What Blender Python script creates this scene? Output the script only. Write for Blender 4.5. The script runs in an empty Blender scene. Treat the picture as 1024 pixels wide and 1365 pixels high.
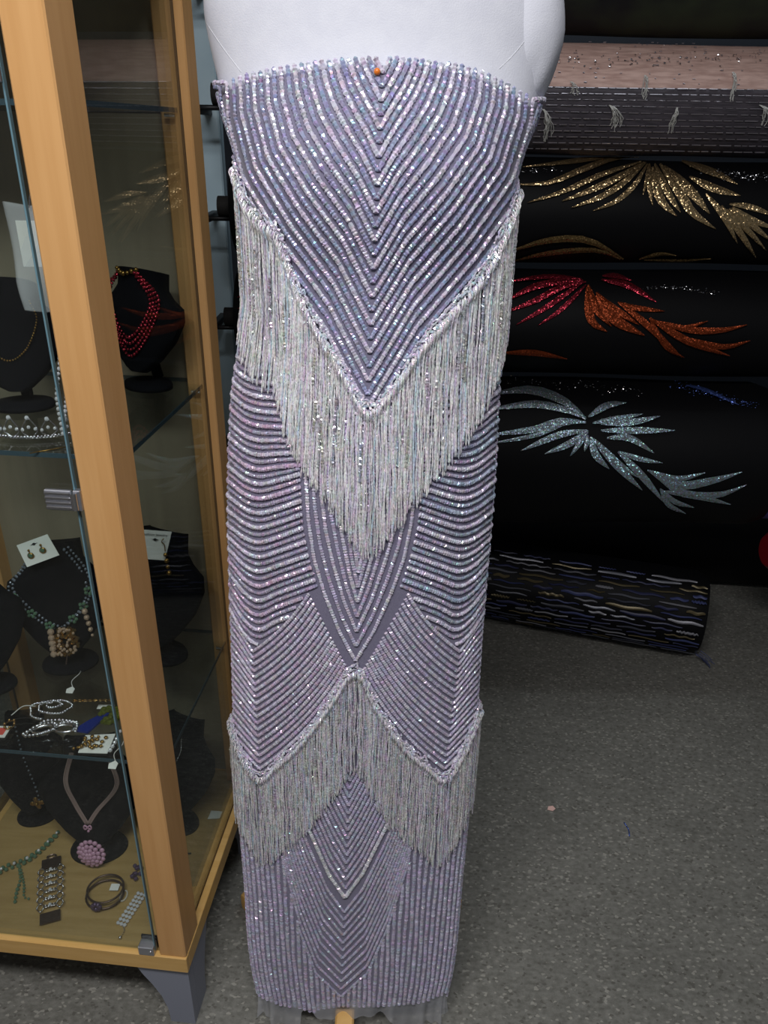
import bpy, math, random
import numpy as np
from mathutils import Vector, Matrix
from mathutils.bvhtree import BVHTree

rnd = random.Random(7)
nr = np.random.default_rng(7)
S = bpy.context.scene
C = S.collection

def lin(r, g, b):
    f = lambda c: ((c/255+0.055)/1.055)**2.4 if c > 10 else c/255/12.92
    return (f(r), f(g), f(b), 1)

# ------------------------------------------------------------------ camera
F = 1040.0; PITCH = math.radians(26); ROLL = math.atan(34/2136); CH = 1.45
_r0 = np.array([1, 0, 0.]); _fw = np.array([0, math.cos(PITCH), -math.sin(PITCH)]); _u0 = np.cross(_r0, _fw)
RT = math.cos(ROLL)*_r0+math.sin(ROLL)*_u0
UP = -math.sin(ROLL)*_r0+math.cos(ROLL)*_u0
cd = bpy.data.cameras.new('camera'); cam = bpy.data.objects.new('camera', cd); C.objects.link(cam)
cam.matrix_world = Matrix(((RT[0], UP[0], -_fw[0], 0), (RT[1], UP[1], -_fw[1], 0), (RT[2], UP[2], -_fw[2], CH), (0, 0, 0, 1)))
cd.sensor_fit = 'VERTICAL'; cd.sensor_height = 36; cd.lens = 36*F/1365; cd.clip_start = 0.02
S.camera = cam
O = np.array([0, 0, CH])

def ray(px, py): return (px-512)/F*RT-(py-682.5)/F*UP+_fw
def atz(px, py, z):
    d = ray(px, py); return O+(z-CH)/d[2]*d
def aty(px, py, y):
    d = ray(px, py); return O+y/d[1]*d
def proj(p):
    q = np.asarray(p)-O; w = q@_fw; return 512+F*(q@RT)/w, 682.5-F*(q@UP)/w

# ------------------------------------------------------------------ light
S.view_settings.view_transform = 'Standard'; S.view_settings.look = 'None'
S.view_settings.gamma = 1; S.view_settings.use_curve_mapping = False
S.view_settings.exposure = 0.0
w = bpy.data.worlds.new('room_light'); S.world = w; w.use_nodes = True
w.node_tree.nodes['Background'].inputs[0].default_value = (0.80, 0.88, 1.0, 1)
w.node_tree.nodes['Background'].inputs[1].default_value = 0.09
def area(name, loc, tgt, sx, sy, e, col):
    l = bpy.data.lights.new(name, 'AREA'); l.shape = 'RECTANGLE'; l.size = sx; l.size_y = sy; l.energy = e; l.color = col
    o = bpy.data.objects.new(name, l); C.objects.link(o); o.location = loc
    o.rotation_euler = (Vector(tgt)-Vector(loc)).to_track_quat('-Z', 'Y').to_euler(); return o
area('ceiling_tube_light', (-0.22, -0.14, 2.48), (-0.22, -0.139, 0), 1.2, 0.30, 43, (1, 0.985, 0.985))
area('ceiling_tube_light', (-1.0, -1.5, 2.72), (-1.0, -1.499, 0), 1.2, 0.30, 5, (1, 0.97, 0.94))
area('ceiling_tube_light', (0.6, 2.08, 2.74), (0.6, 2.081, 0), 1.2, 0.25, 10, (0.88, 0.95, 1))
#LIGHTS_END

# ------------------------------------------------------------------ materials
MATS = {}
def mat(name, col, rough=0.5, metal=0.0, **kw):
    if name in MATS: return MATS[name]
    m = bpy.data.materials.new(name); m.use_nodes = True; MATS[name] = m
    b = m.node_tree.nodes['Principled BSDF']
    b.inputs['Base Color'].default_value = col; b.inputs['Roughness'].default_value = rough; b.inputs['Metallic'].default_value = metal
    for k, v in kw.items(): b.inputs[k.replace('_', ' ')].default_value = v
    return m
def nd(m, t, **kw):
    n = m.node_tree.nodes.new(t)
    for k, v in kw.items(): setattr(n, k, v)
    return n
def lk(m, a, b): m.node_tree.links.new(a, b)
def bsdf(m): return m.node_tree.nodes['Principled BSDF']
def noise_col(m, c1, c2, scale, detail=4, stretch=(1, 1, 1), lo=.35, hi=.65, bump=0.0, bscale=None):
    tc = nd(m, 'ShaderNodeTexCoord'); mp = nd(m, 'ShaderNodeMapping'); mp.inputs['Scale'].default_value = stretch
    lk(m, tc.outputs['Object'], mp.inputs['Vector'])
    n = nd(m, 'ShaderNodeTexNoise'); n.inputs['Scale'].default_value = scale; n.inputs['Detail'].default_value = detail
    lk(m, mp.outputs[0], n.inputs['Vector'])
    r = nd(m, 'ShaderNodeValToRGB'); r.color_ramp.elements[0].position = lo; r.color_ramp.elements[1].position = hi
    r.color_ramp.elements[0].color = c1; r.color_ramp.elements[1].color = c2
    lk(m, n.outputs['Fac'], r.inputs[0]); lk(m, r.outputs[0], bsdf(m).inputs['Base Color'])
    if bump:
        bp = nd(m, 'ShaderNodeBump'); bp.inputs['Strength'].default_value = bump; bp.inputs['Distance'].default_value = 0.002
        n2 = nd(m, 'ShaderNodeTexNoise'); n2.inputs['Scale'].default_value = bscale or scale*4
        lk(m, mp.outputs[0], n2.inputs['Vector']); lk(m, n2.outputs['Fac'], bp.inputs['Height']); lk(m, bp.outputs[0], bsdf(m).inputs['Normal'])
    return m

def bead_mat(name, rough, film, metal, spec=0.6):
    m = mat(name, (1, 1, 1, 1), rough, metal)
    a = nd(m, 'ShaderNodeVertexColor', layer_name='tint'); lk(m, a.outputs[0], bsdf(m).inputs['Base Color'])
    bsdf(m).inputs['Specular IOR Level'].default_value = spec
    tc = nd(m, 'ShaderNodeTexCoord'); n = nd(m, 'ShaderNodeTexNoise'); n.inputs['Scale'].default_value = 45; n.inputs['Detail'].default_value = 2
    lk(m, tc.outputs['Object'], n.inputs['Vector'])
    mr = nd(m, 'ShaderNodeMapRange'); mr.inputs['To Min'].default_value = film[0]; mr.inputs['To Max'].default_value = film[1]
    mr.inputs['From Min'].default_value = .3; mr.inputs['From Max'].default_value = .7
    lk(m, n.outputs['Fac'], mr.inputs['Value']); lk(m, mr.outputs[0], bsdf(m).inputs['Thin Film Thickness'])
    bsdf(m).inputs['Thin Film IOR'].default_value = 1.9
    return m
M_bead = bead_mat('iridescent_beads', 0.2, (260, 620), 0.12)
M_strand = bead_mat('iridescent_strands', 0.16, (300, 560), 0.10)
M_sequin = bead_mat('fringe_sequins', 0.2, (260, 620), 0.55)
M_sheath = noise_col(mat('lavender_grey_mesh', lin(112, 108, 132), .75, 0, Sheen_Weight=.3), lin(104, 100, 124), lin(122, 118, 140), 900, 2)
M_cloth = noise_col(mat('white_cotton', lin(206, 208, 218), .85), lin(203, 205, 216), lin(208, 210, 220), 60, 3, bump=.15, bscale=700)
M_seam = mat('seam_thread', lin(206, 208, 216), .9)
M_pine = noise_col(mat('stand_pine', lin(205, 160, 90), .5), lin(196, 148, 78), lin(218, 176, 108), 12, 5, (1, 1, .2))
M_maple = noise_col(mat('maple_veneer', lin(205, 155, 95), .38), lin(198, 149, 94), lin(206, 158, 103), 9, 6, (9, 9, .5), bump=.05)
M_board = noise_col(mat('maple_board', lin(200, 160, 95), .4), lin(200, 158, 92), lin(210, 170, 106), 9, 6, (.6, 9, 9))
M_floorboard = noise_col(mat('case_floor', lin(188, 158, 105), .45), lin(160, 132, 82), lin(172, 144, 94), 14, 5, (.7, 6, 6))
M_back = noise_col(mat('case_back_panel', lin(138, 128, 110), .6), lin(134, 124, 106), lin(146, 135, 116), 6, 5, (6, 6, .6))
M_groove = mat('groove_shadow_gap', lin(60, 40, 22), .7)
M_grey = mat('grey_paint', lin(132, 136, 150), .5)
M_velvet = mat('black_velvet', lin(12, 13, 18), .9, 0, Specular_IOR_Level=.12)
M_silver = mat('silver', lin(215, 215, 220), .22, 1)
M_brushed = mat('brushed_steel', lin(190, 192, 200), .35, .9)
M_gold = mat('gold', lin(178, 146, 92), .25, 1)
M_oldgold = mat('antique_gold', lin(150, 118, 62), .3, .9)
M_bronze = mat('dark_bronze', lin(95, 78, 70), .35, .8)
M_crystal = mat('crystal', lin(232, 234, 240), .05, .35)
M_peach = mat('peach_crystal', lin(192, 168, 146), .08, .35)
M_greenbead = mat('green_bead', lin(96, 128, 104), .12, .2)
M_greybead = mat('smoky_bead', lin(120, 128, 140), .1, .3)
M_pink = mat('pink_resin', lin(196, 152, 178), .3)
M_ribbon = mat('mauve_ribbon', lin(150, 128, 124), .6)
M_blue = mat('blue_foil', lin(18, 44, 132), .25, .3)
M_olive = mat('olive_foil', lin(96, 104, 30), .3, .4)
M_card = mat('white_card', lin(226, 228, 224), .6)
M_ink = mat('black_ink', lin(22, 22, 24), .6)
M_redcard = mat('red_card', lin(214, 90, 80), .6)
M_string = mat('white_string', lin(200, 200, 196), .8)
M_plastic = mat('clear_plastic', lin(236, 240, 245), .12, 0, Alpha=.26)
M_black = mat('black_fabric', lin(9, 9, 12), .6, 0, Specular_IOR_Level=.18)
M_core = mat('cardboard_core', lin(28, 26, 26), .8)
M_rack = noise_col(mat('pale_blue_steel', lin(180, 205, 218), .5), lin(176, 202, 216), lin(188, 212, 224), 8)
M_rackblack = mat('black_steel', lin(22, 22, 26), .5)
M_pinkcloth = noise_col(mat('pink_sparkle_cloth', lin(205, 170, 160), .6), lin(196, 160, 150), lin(230, 196, 185), 160, 4, (.15, 1, 1))
M_net = noise_col(mat('charcoal_net', lin(58, 54, 62), .7), lin(60, 56, 63), lin(82, 76, 84), 300, 3, (.1, 1, 1))
M_thread = mat('silver_thread', lin(165, 160, 168), .3, .5)
M_camo = noise_col(mat('dark_leaf_print', lin(30, 34, 26), .75), lin(15, 15, 19), lin(44, 52, 34), 7, 3, (1, 1, 1.6), .42, .66)
M_goldfoil = mat('gold_foil', lin(216, 186, 140), .3, .95)
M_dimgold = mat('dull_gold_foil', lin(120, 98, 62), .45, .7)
M_redfoil = mat('crimson_foil', lin(186, 58, 76), .32, .9)
M_orangefoil = mat('copper_foil', lin(150, 66, 34), .45, .8)
M_silverfoil = mat('hologram_foil', lin(170, 190, 200), .36, .8)
M_bluefoil = mat('blue_glitter', lin(96, 120, 200), .3, .8)
M_purple = mat('purple_satin', lin(70, 58, 120), .4)
M_redsatin = mat('red_satin', lin(120, 16, 26), .4)
M_scrap = mat('pink_scrap', lin(225, 185, 175), .7)
M_orange = mat('orange_pin_head', lin(222, 120, 40), .3)
M_charm = mat('purple_charm', lin(90, 72, 100), .35, .4)
for m_, sc_ in ((M_goldfoil, 420), (M_redfoil, 420), (M_silverfoil, 420), (M_bluefoil, 420), (M_dimgold, 420), (M_orangefoil, 420)):   # sequin facets tilt the normal
    tc = nd(m_, 'ShaderNodeTexCoord'); v = nd(m_, 'ShaderNodeTexVoronoi'); v.inputs['Scale'].default_value = sc_
    lk(m_, tc.outputs['Object'], v.inputs['Vector'])
    g_ = nd(m_, 'ShaderNodeNewGeometry'); s1 = nd(m_, 'ShaderNodeVectorMath', operation='SUBTRACT'); s1.inputs[1].default_value = (.5, .5, .5); lk(m_, v.outputs['Color'], s1.inputs[0])
    s2_ = nd(m_, 'ShaderNodeVectorMath', operation='SCALE'); s2_.inputs['Scale'].default_value = .75; lk(m_, s1.outputs[0], s2_.inputs[0])
    s3 = nd(m_, 'ShaderNodeVectorMath', operation='ADD'); lk(m_, s2_.outputs[0], s3.inputs[0]); lk(m_, g_.outputs['Normal'], s3.inputs[1])
    s4 = nd(m_, 'ShaderNodeVectorMath', operation='NORMALIZE'); lk(m_, s3.outputs[0], s4.inputs[0]); lk(m_, s4.outputs[0], bsdf(m_).inputs['Normal'])
if True:   # hologram colours drift
    m_ = M_silverfoil; n = nd(m_, 'ShaderNodeTexVoronoi'); n.inputs['Scale'].default_value = 420
    tc = nd(m_, 'ShaderNodeTexCoord'); lk(m_, tc.outputs['Object'], n.inputs['Vector'])
    hs = nd(m_, 'ShaderNodeMixRGB', blend_type='MIX'); hs.inputs[0].default_value = .25; hs.inputs[1].default_value = lin(160, 182, 192)
    lk(m_, n.outputs['Color'], hs.inputs[2]); lk(m_, hs.outputs[0], bsdf(m_).inputs['Base Color'])

def glass_mat(name, tint):
    m = bpy.data.materials.new(name); m.use_nodes = True; nt = m.node_tree; nt.nodes.remove(nt.nodes['Principled BSDF'])
    out = nt.nodes['Material Output']; mx = nt.nodes.new('ShaderNodeMixShader'); t = nt.nodes.new('ShaderNodeBsdfTransparent'); g = nt.nodes.new('ShaderNodeBsdfGlossy')
    fr = nt.nodes.new('ShaderNodeFresnel'); ge = nt.nodes.new('ShaderNodeNewGeometry'); mr = nt.nodes.new('ShaderNodeMapRange')
    mr.inputs['To Min'].default_value = 1.52; mr.inputs['To Max'].default_value = 1/1.52; nt.links.new(ge.outputs['Backfacing'], mr.inputs['Value']); nt.links.new(mr.outputs[0], fr.inputs['IOR'])   # thin sheet: same Fresnel at both faces
    t.inputs[0].default_value = tint; g.inputs['Roughness'].default_value = 0.015
    nt.links.new(fr.outputs[0], mx.inputs[0]); nt.links.new(t.outputs[0], mx.inputs[1]); nt.links.new(g.outputs[0], mx.inputs[2]); nt.links.new(mx.outputs[0], out.inputs[0])
    return m
M_glass = glass_mat('clear_glass', (.93, .96, .95, 1))
M_edge = mat('green_glass_edge', lin(96, 128, 140), .15, 0, Specular_IOR_Level=.7)
M_shelfedge = mat('dark_glass_edge', lin(58, 78, 88), .15, 0, Specular_IOR_Level=.6)
m = bpy.data.materials.new('sheer_tulle'); m.use_nodes = True; M_tulle = m
nt = m.node_tree; b = nt.nodes['Principled BSDF']; b.inputs['Base Color'].default_value = lin(205, 207, 214); b.inputs['Roughness'].default_value = .7
b.inputs['Alpha'].default_value = .36

# floor
M_floor = mat('speckled_vinyl', lin(120, 118, 112), .62, 0, Specular_IOR_Level=.25)
m = M_floor; tc = nd(m, 'ShaderNodeTexCoord'); mp = nd(m, 'ShaderNodeMapping'); mp.inputs['Scale'].default_value = (1, 1.5, 1)
lk(m, tc.outputs['Object'], mp.inputs[0])
n1 = nd(m, 'ShaderNodeTexNoise'); n1.inputs['Scale'].default_value = 5; n1.inputs['Detail'].default_value = 3
n2 = nd(m, 'ShaderNodeTexNoise'); n2.inputs['Scale'].default_value = 75; n2.inputs['Detail'].default_value = 5; n2.inputs['Roughness'].default_value = .7
v1 = nd(m, 'ShaderNodeTexVoronoi'); v1.inputs['Scale'].default_value = 165
for q in (n1, n2, v1): lk(m, mp.outputs[0], q.inputs['Vector'])
r1 = nd(m, 'ShaderNodeValToRGB'); e = r1.color_ramp.elements; e[0].position = .33; e[0].color = lin(102, 101, 95); e[1].position = .7; e[1].color = lin(134, 133, 127)
lk(m, n2.outputs['Fac'], r1.inputs[0])
r2 = nd(m, 'ShaderNodeValToRGB'); e = r2.color_ramp.elements; e[0].position = .9; e[0].color = (0, 0, 0, 1); e[1].position = .94; e[1].color = (1, 1, 1, 1)
sx = nd(m, 'ShaderNodeSeparateColor'); lk(m, v1.outputs['Color'], sx.inputs[0]); lk(m, sx.outputs[0], r2.inputs[0])
mxa = nd(m, 'ShaderNodeMixRGB'); mxa.inputs[2].default_value = lin(152, 150, 142); lk(m, r2.outputs[0], mxa.inputs[0]); lk(m, r1.outputs[0], mxa.inputs[1])
r3 = nd(m, 'ShaderNodeValToRGB'); e = r3.color_ramp.elements; e[0].position = .93; e[0].color = (0, 0, 0, 1); e[1].position = .96; e[1].color = (1, 1, 1, 1)
lk(m, sx.outputs[1], r3.inputs[0])
mxb = nd(m, 'ShaderNodeMixRGB'); mxb.inputs[2].default_value = lin(98, 96, 90); lk(m, r3.outputs[0], mxb.inputs[0]); lk(m, mxa.outputs[0], mxb.inputs[1])
mxc = nd(m, 'ShaderNodeMixRGB', blend_type='MULTIPLY'); mxc.inputs[0].default_value = .35; lk(m, mxb.outputs[0], mxc.inputs[1]); lk(m, n1.outputs['Fac'], mxc.inputs[2])
lk(m, mxc.outputs[0], bsdf(m).inputs['Base Color'])
M_wall = mat('dark_navy_wall', lin(30, 36, 46), .8)
M_sidewall = mat('grey_wall', lin(120, 118, 114), .9)
M_ceil = mat('ceiling_tile', lin(190, 190, 186), .9)

# ------------------------------------------------------------------ mesh helpers
class MB:
    def __init__(s): s.v = []; s.f = []; s.n = 0
    def add(s, v, f):
        v = np.asarray(v, float).reshape(-1, 3); s.v.append(v); s.f += [tuple(i+s.n for i in q) for q in f]; s.n += len(v); return s
    def box(s, lo, hi, T=None, bev=0.0):
        lo = np.array(lo, float); hi = np.array(hi, float)
        if bev:
            v = []; b = bev
            for sx in (0, 1):
                for sy in (0, 1):
                    for sz in (0, 1):
                        c = np.where([sx, sy, sz], hi, lo); d = np.where([sx, sy, sz], -b, b)
                        for k in range(3):
                            p = c+d; p[k] = c[k]; v.append(p)
            idx = lambda sx, sy, sz, k: (sx*4+sy*2+sz)*3+k
            f = []
            for k in range(3):
                o = [q for q in range(3) if q != k]
                for sgn in (0, 1):
                    q = []
                    for a, bb in ((0, 0), (1, 0), (1, 1), (0, 1)):
                        t = [0, 0, 0]; t[k] = sgn; t[o[0]] = a; t[o[1]] = bb; q.append(idx(*t, k))
                    f.append(q)
            for k in range(3):
                o = [q for q in range(3) if q != k]
                for a in (0, 1):
                    for bb in (0, 1):
                        t0 = [0, 0, 0]; t1 = [0, 0, 0]; t1[k] = 1
                        for t in (t0, t1): t[o[0]] = a; t[o[1]] = bb
                        f.append([idx(*t0, o[0]), idx(*t1, o[0]), idx(*t1, o[1]), idx(*t0, o[1])])
            for sx in (0, 1):
                for sy in (0, 1):
                    for sz in (0, 1): f.append([idx(sx, sy, sz, k) for k in range(3)])
        else:
            v = [[(lo, hi)[i][0], (lo, hi)[j][1], (lo, hi)[k][2]] for i in (0, 1) for j in (0, 1) for k in (0, 1)]
            f = [(0, 1, 3, 2), (4, 6, 7, 5), (0, 4, 5, 1), (2, 3, 7, 6), (0, 2, 6, 4), (1, 5, 7, 3)]
        v = np.array(v)
        if T is not None: v = T(v)
        return s.add(v, f)
    def grid(s, P, closeu=False):
        P = np.asarray(P); a, b = P.shape[:2]; f = []
        for i in range(a-1):
            for j in range(b-(0 if closeu else 1)):
                k = (j+1) % b; f.append((i*b+j, i*b+k, (i+1)*b+k, (i+1)*b+j))
        return s.add(P.reshape(-1, 3), f)
    def tube(s, pts, r, n=6, caps=True, closed=False, flat=None):
        pts = np.asarray(pts, float); m = len(pts); r = np.full(m, r) if np.isscalar(r) else np.asarray(r, float)
        if closed: t = np.roll(pts, -1, 0)-np.roll(pts, 1, 0)
        else: t = np.gradient(pts, axis=0)
        t /= np.linalg.norm(t, axis=1)[:, None]+1e-12
        ref = np.array([0, 0, 1.]) if abs(t[0][2]) < .9 else np.array([1., 0, 0])
        if flat is not None: ref = np.array(flat, float)
        P = np.zeros((m, n, 3)); a = None
        for i in range(m):
            a = ref-t[i]*(ref@t[i]); 
            if np.linalg.norm(a) < 1e-6: a = np.array([0, 1., 0])
            a /= np.linalg.norm(a); bb = np.cross(t[i], a); ref = a if flat is None else ref
            an = np.arange(n)*2*math.pi/n
            P[i] = pts[i]+r[i]*(np.cos(an)[:, None]*a*(1 if flat is None else .35)+np.sin(an)[:, None]*bb)
        if closed: P = np.concatenate([P, P[:1]], 0)
        k = s.n; s.grid(P, True)
        if caps and not closed:
            s.f.append(tuple(k+j for j in reversed(range(n)))); s.f.append(tuple(k+(m-1)*n+j for j in range(n)))
        return s
    def lathe(s, prof, o=(0, 0, 0), n=24, sx=1, sy=1):
        P = [[(o[0]+r*sx*math.cos(2*math.pi*j/n), o[1]+r*sy*math.sin(2*math.pi*j/n), o[2]+z) for j in range(n)] for r, z in prof]
        k = s.n; s.grid(np.array(P), True); m = len(prof)
        s.f.append(tuple(k+j for j in reversed(range(n)))); s.f.append(tuple(k+(m-1)*n+j for j in range(n))); return s
    def ball(s, c, r, n=8, m=5, sc=(1, 1, 1)):
        P = [[(c[0]+r*sc[0]*math.sin(math.pi*(i+.02)/(m+.04))*math.cos(2*math.pi*j/n), c[1]+r*sc[1]*math.sin(math.pi*(i+.02)/(m+.04))*math.sin(2*math.pi*j/n), c[2]+r*sc[2]*math.cos(math.pi*(i+.02)/(m+.04))) for j in range(n)] for i in range(m+1)]
        return s.grid(np.array(P), True)
    def prism(s, poly, T, t):   # poly 2-D, T maps (u,v,w) array
        poly = np.asarray(poly, float); n = len(poly); ar = sum(poly[i][0]*poly[(i+1) % n][1]-poly[(i+1) % n][0]*poly[i][1] for i in range(n))
        if ar < 0: poly = poly[::-1]
        v = np.concatenate([np.c_[poly, np.zeros(n)], np.c_[poly, np.full(n, t)]])
        f = [tuple(reversed(range(n))), tuple(range(n, 2*n))]+[(i, (i+1) % n, n+(i+1) % n, n+i) for i in range(n)]
        return s.add(T(v), f)
    def verts(s): return np.concatenate(s.v)

def mkobj(name, mb, m, parent=None, smooth=False, loc=None, tint=None, autos=None):
    v = mb.verts(); 
    if parent is not None: loc = np.array(parent['_w']) if '_w' in parent else np.zeros(3)
    elif loc is None: loc = np.array([(v[:, 0].min()+v[:, 0].max())/2, (v[:, 1].min()+v[:, 1].max())/2, v[:, 2].min()])
    loc = np.array(loc, float)
    me = bpy.data.meshes.new(name); me.from_pydata((v-loc).tolist(), [], mb.f)
    me.materials.append(m)
    if tint is not None:
        a = me.color_attributes.new('tint', 'FLOAT_COLOR', 'POINT'); a.data.foreach_set('color', np.c_[tint, np.ones(len(tint))].astype(np.float32).ravel())
    if smooth: me.polygons.foreach_set('use_smooth', [True]*len(me.polygons))
    me.update()
    if autos: me.set_sharp_from_angle(angle=math.radians(autos))
    o = bpy.data.objects.new(name, me); C.objects.link(o)
    if parent is not None: o.parent = parent; o['_w'] = loc.tolist()
    else: o.location = loc; o['_w'] = loc.tolist()
    return o
def tag(o, label, cat, group=None):
    o['label'] = label; o['category'] = cat
    if group: o['group'] = group
    return o
def thing(name, label, cat, loc, group=None):
    o = bpy.data.objects.new(name, None); C.objects.link(o); o.empty_display_size = .05
    o.location = loc; o['_w'] = [float(q) for q in loc]; return tag(o, label, cat, group)
def struct(name, mb, m):
    o = mkobj(name, mb, m); o['kind'] = 'structure'; return o
def smoothpath(pts, n):
    pts = np.asarray(pts, float); d = np.r_[0, np.cumsum(np.linalg.norm(np.diff(pts, axis=0), axis=1))]
    if len(pts) < 3:
        u = np.linspace(0, d[-1], n); return np.stack([np.interp(u, d, pts[:, k]) for k in range(pts.shape[1])], 1)
    P = np.concatenate([[2*pts[0]-pts[1]], pts, [2*pts[-1]-pts[-2]]]); out = []
    for u in np.linspace(0, d[-1], n):
        i = min(np.searchsorted(d, u, side='right')-1, len(pts)-2); t = (u-d[i])/(d[i+1]-d[i]+1e-12)
        a, b_, c, e_ = P[i], P[i+1], P[i+2], P[i+3]
        out.append(.5*((2*b_)+(-a+c)*t+(2*a-5*b_+4*c-e_)*t*t+(-a+3*b_-3*c+e_)*t**3))
    return np.array(out)

# ------------------------------------------------------------------ room shell
mb = MB().box((-1.7, -2.2, -.05), (3.2, 2.95, 0)); struct('floor', mb, M_floor)
mb = MB().box((-1.7, 2.85, 0), (3.2, 2.95, 2.8)); struct('wall_back', mb, M_wall)
mb = MB().box((-1.8, -2.2, 0), (-1.7, 2.95, 2.8)); struct('wall_left', mb, M_sidewall)
mb = MB().box((-1.8, -2.2, 2.8), (3.2, 2.95, 2.85)); struct('ceiling', mb, M_ceil)
mb = MB().box((-1.7, 2.835, 0), (3.2, 2.85, .09)); struct('baseboard_back', mb, M_rackblack)

# ------------------------------------------------------------------ dress form surface
ZT = np.arange(-.05, 1.80, .002)
def table(kn, sm=21):
    kn = sorted(kn); z = [k[0] for k in kn]; v = [k[1] for k in kn]
    t = np.interp(ZT, z, v); k = np.ones(sm)/sm
    for _ in range(2): t = np.convolve(np.pad(t, sm//2, mode='edge'), k, 'valid')
    return t
fT = table([(1.62, .905), (1.52, .892), (1.47, .872), (1.42, .860), (1.36, .862), (1.3, .874), (1.2, .873), (1.05, .855), (.9, .852), (.6, .852), (.3, .849), (.06, .846)])
bT = table([(1.62, .085), (1.52, .092), (1.42, .112), (1.3, .100), (1.2, .097), (1.05, .115), (.9, .115), (.6, .085), (.3, .055), (.06, .030)])
sil = [(0, 264, 752), (50, 272, 744), (110, 286, 728), (145, 295, 720), (165, 301, 711), (215, 317, 692), (260, 326, 683), (330, 334, 674), (400, 331, 670), (460, 322, 667), (520, 312, 663),
       (600, 307, 660), (650, 306, 657), (700, 306, 653), (800, 309, 644), (900, 312, 637), (980, 314, 632), (1100, 322, 621), (1180, 329, 613), (1250, 333, 607), (1290, 338, 602), (1331, 347, 592)]
ck, ak = [], []
for py, L, R_ in sil:
    y = .95
    for _ in range(20):
        p, q = aty(L, py, y), aty(R_, py, y); z = (p[2]+q[2])/2
        y = float(np.interp(z, ZT, fT+bT-bT*bT/.95))
    ck.append((z, (p[0]+q[0])/2)); ak.append((z, (q[0]-p[0])/2/.993))
ck.append((1.8, ck[0][1])); ak += [(1.60, .186), (1.8, .186)]
cT, aT = table(ck, 15), table(ak, 15)
def surf(th, z, off=0.0):
    th = np.asarray(th, float); z = np.asarray(z, float)
    a = np.interp(z, ZT, aT); b = np.interp(z, ZT, bT); cx = np.interp(z, ZT, cT); cy = np.interp(z, ZT, fT)+b
    thw = (th+math.pi) % (2*math.pi)-math.pi
    s = 1+.075*np.exp(-((np.abs(thw)-.5)/.32)**2)*np.exp(-((z-1.395)/.055)**2)
    n = np.stack([np.sin(th)/a, -np.cos(th)/b, 0*th], -1); n /= np.linalg.norm(n, axis=-1)[..., None]
    P = np.stack([cx+a*s*np.sin(th), cy-b*s*np.cos(th), z+0*th], -1)
    return P+n*np.asarray(off)[..., None] if np.ndim(off) else P+n*off
def nrm(th, z):
    a = np.interp(z, ZT, aT); b = np.interp(z, ZT, bT)
    n = np.stack([np.sin(th)/a, -np.cos(th)/b, 0*th], -1); return n/np.linalg.norm(n, axis=-1)[..., None]
gz = np.linspace(-.04, 1.62, 330); gt = np.linspace(-math.pi, math.pi, 145)
G = surf(gt[None, :]+0*gz[:, None], gz[:, None]+0*gt[None, :])
tmp = MB().grid(G); BV = BVHTree.FromPolygons(tmp.verts().tolist(), tmp.f)
def hit(px, py):
    d = ray(px, py); d = d/np.linalg.norm(d)
    h = BV.ray_cast(Vector(O), Vector(d))
    if h[0] is None: return None
    p = h[0]; z = p[2]; b = np.interp(z, ZT, bT)
    return math.atan2((p[0]-np.interp(z, ZT, cT))/np.interp(z, ZT, aT), (np.interp(z, ZT, fT)+b-p[1])/b), z
def edge_map(pts):
    t, z = [], []
    for x, y in smoothpath(pts, 80):
        h = hit(x, y)
        if h: t.append(h[0]); z.append(h[1])
    o = np.argsort(t); return np.array(t)[o], np.array(z)[o]
tt, tz = edge_map([(290, 124), (312, 108), (355, 95), (420, 84), (505, 78), (570, 83), (630, 93), (690, 122), (719, 143)])
ht, hz = edge_map([(349, 1329), (375, 1339), (400, 1343), (418, 1349), (430, 1344), (455, 1341), (500, 1341), (540, 1338), (560, 1336), (588, 1326)])
def ztop(th):
    th = (np.asarray(th)+math.pi) % (2*math.pi)-math.pi
    f = np.interp(th, tt, tz); return np.where(np.abs(th) > 1.5, np.interp(np.abs(th), [1.5, 2.2, 3.2], [float(tz[0]+tz[-1])/2, 1.45, 1.44]), f)
def zhem(th):
    th = (np.asarray(th)+math.pi) % (2*math.pi)-math.pi
    f = np.interp(th, ht, hz); return np.where(np.abs(th) > 1.45, float(min(hz[0], hz[-1]))+0*th, f)

# dress form (torso, pole, wooden tripod)
BASE = np.array([-.055, .975, 0])
form = thing('dress_form', 'white cloth covered dress form on a wooden tripod stand, wearing the beaded gown', 'mannequin', BASE)
zz = np.r_[np.linspace(.80, 1.60, 90)]
P = surf(gt[None, :-1]+0*zz[:, None], zz[:, None]+0*gt[None, :-1], -.004)
c0 = np.array([np.interp(1.6, ZT, cT), np.interp(1.6, ZT, fT+bT), 0])
top = []
for z, wx, wy in ((1.62, .178, .084), (1.64, .150, .078), (1.655, .112, .07), (1.67, .075, .062), (1.69, .056, .056), (1.72, .05, .052), (1.76, .05, .052), (1.765, .045, .047), (1.767, .002, .002)):
    top.append([(c0[0]+wx*math.sin(t), c0[1]-wy*math.cos(t), z) for t in gt[:-1]])
bot = [[(np.interp(.8, ZT, cT)+.001*math.sin(t), np.interp(.8, ZT, fT+bT)-.001*math.cos(t), .80) for t in gt[:-1]]]
mb = MB().grid(np.concatenate([np.array(bot), P, np.array(top)]), True)
mkobj('torso', mb, M_cloth, form, True)
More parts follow.
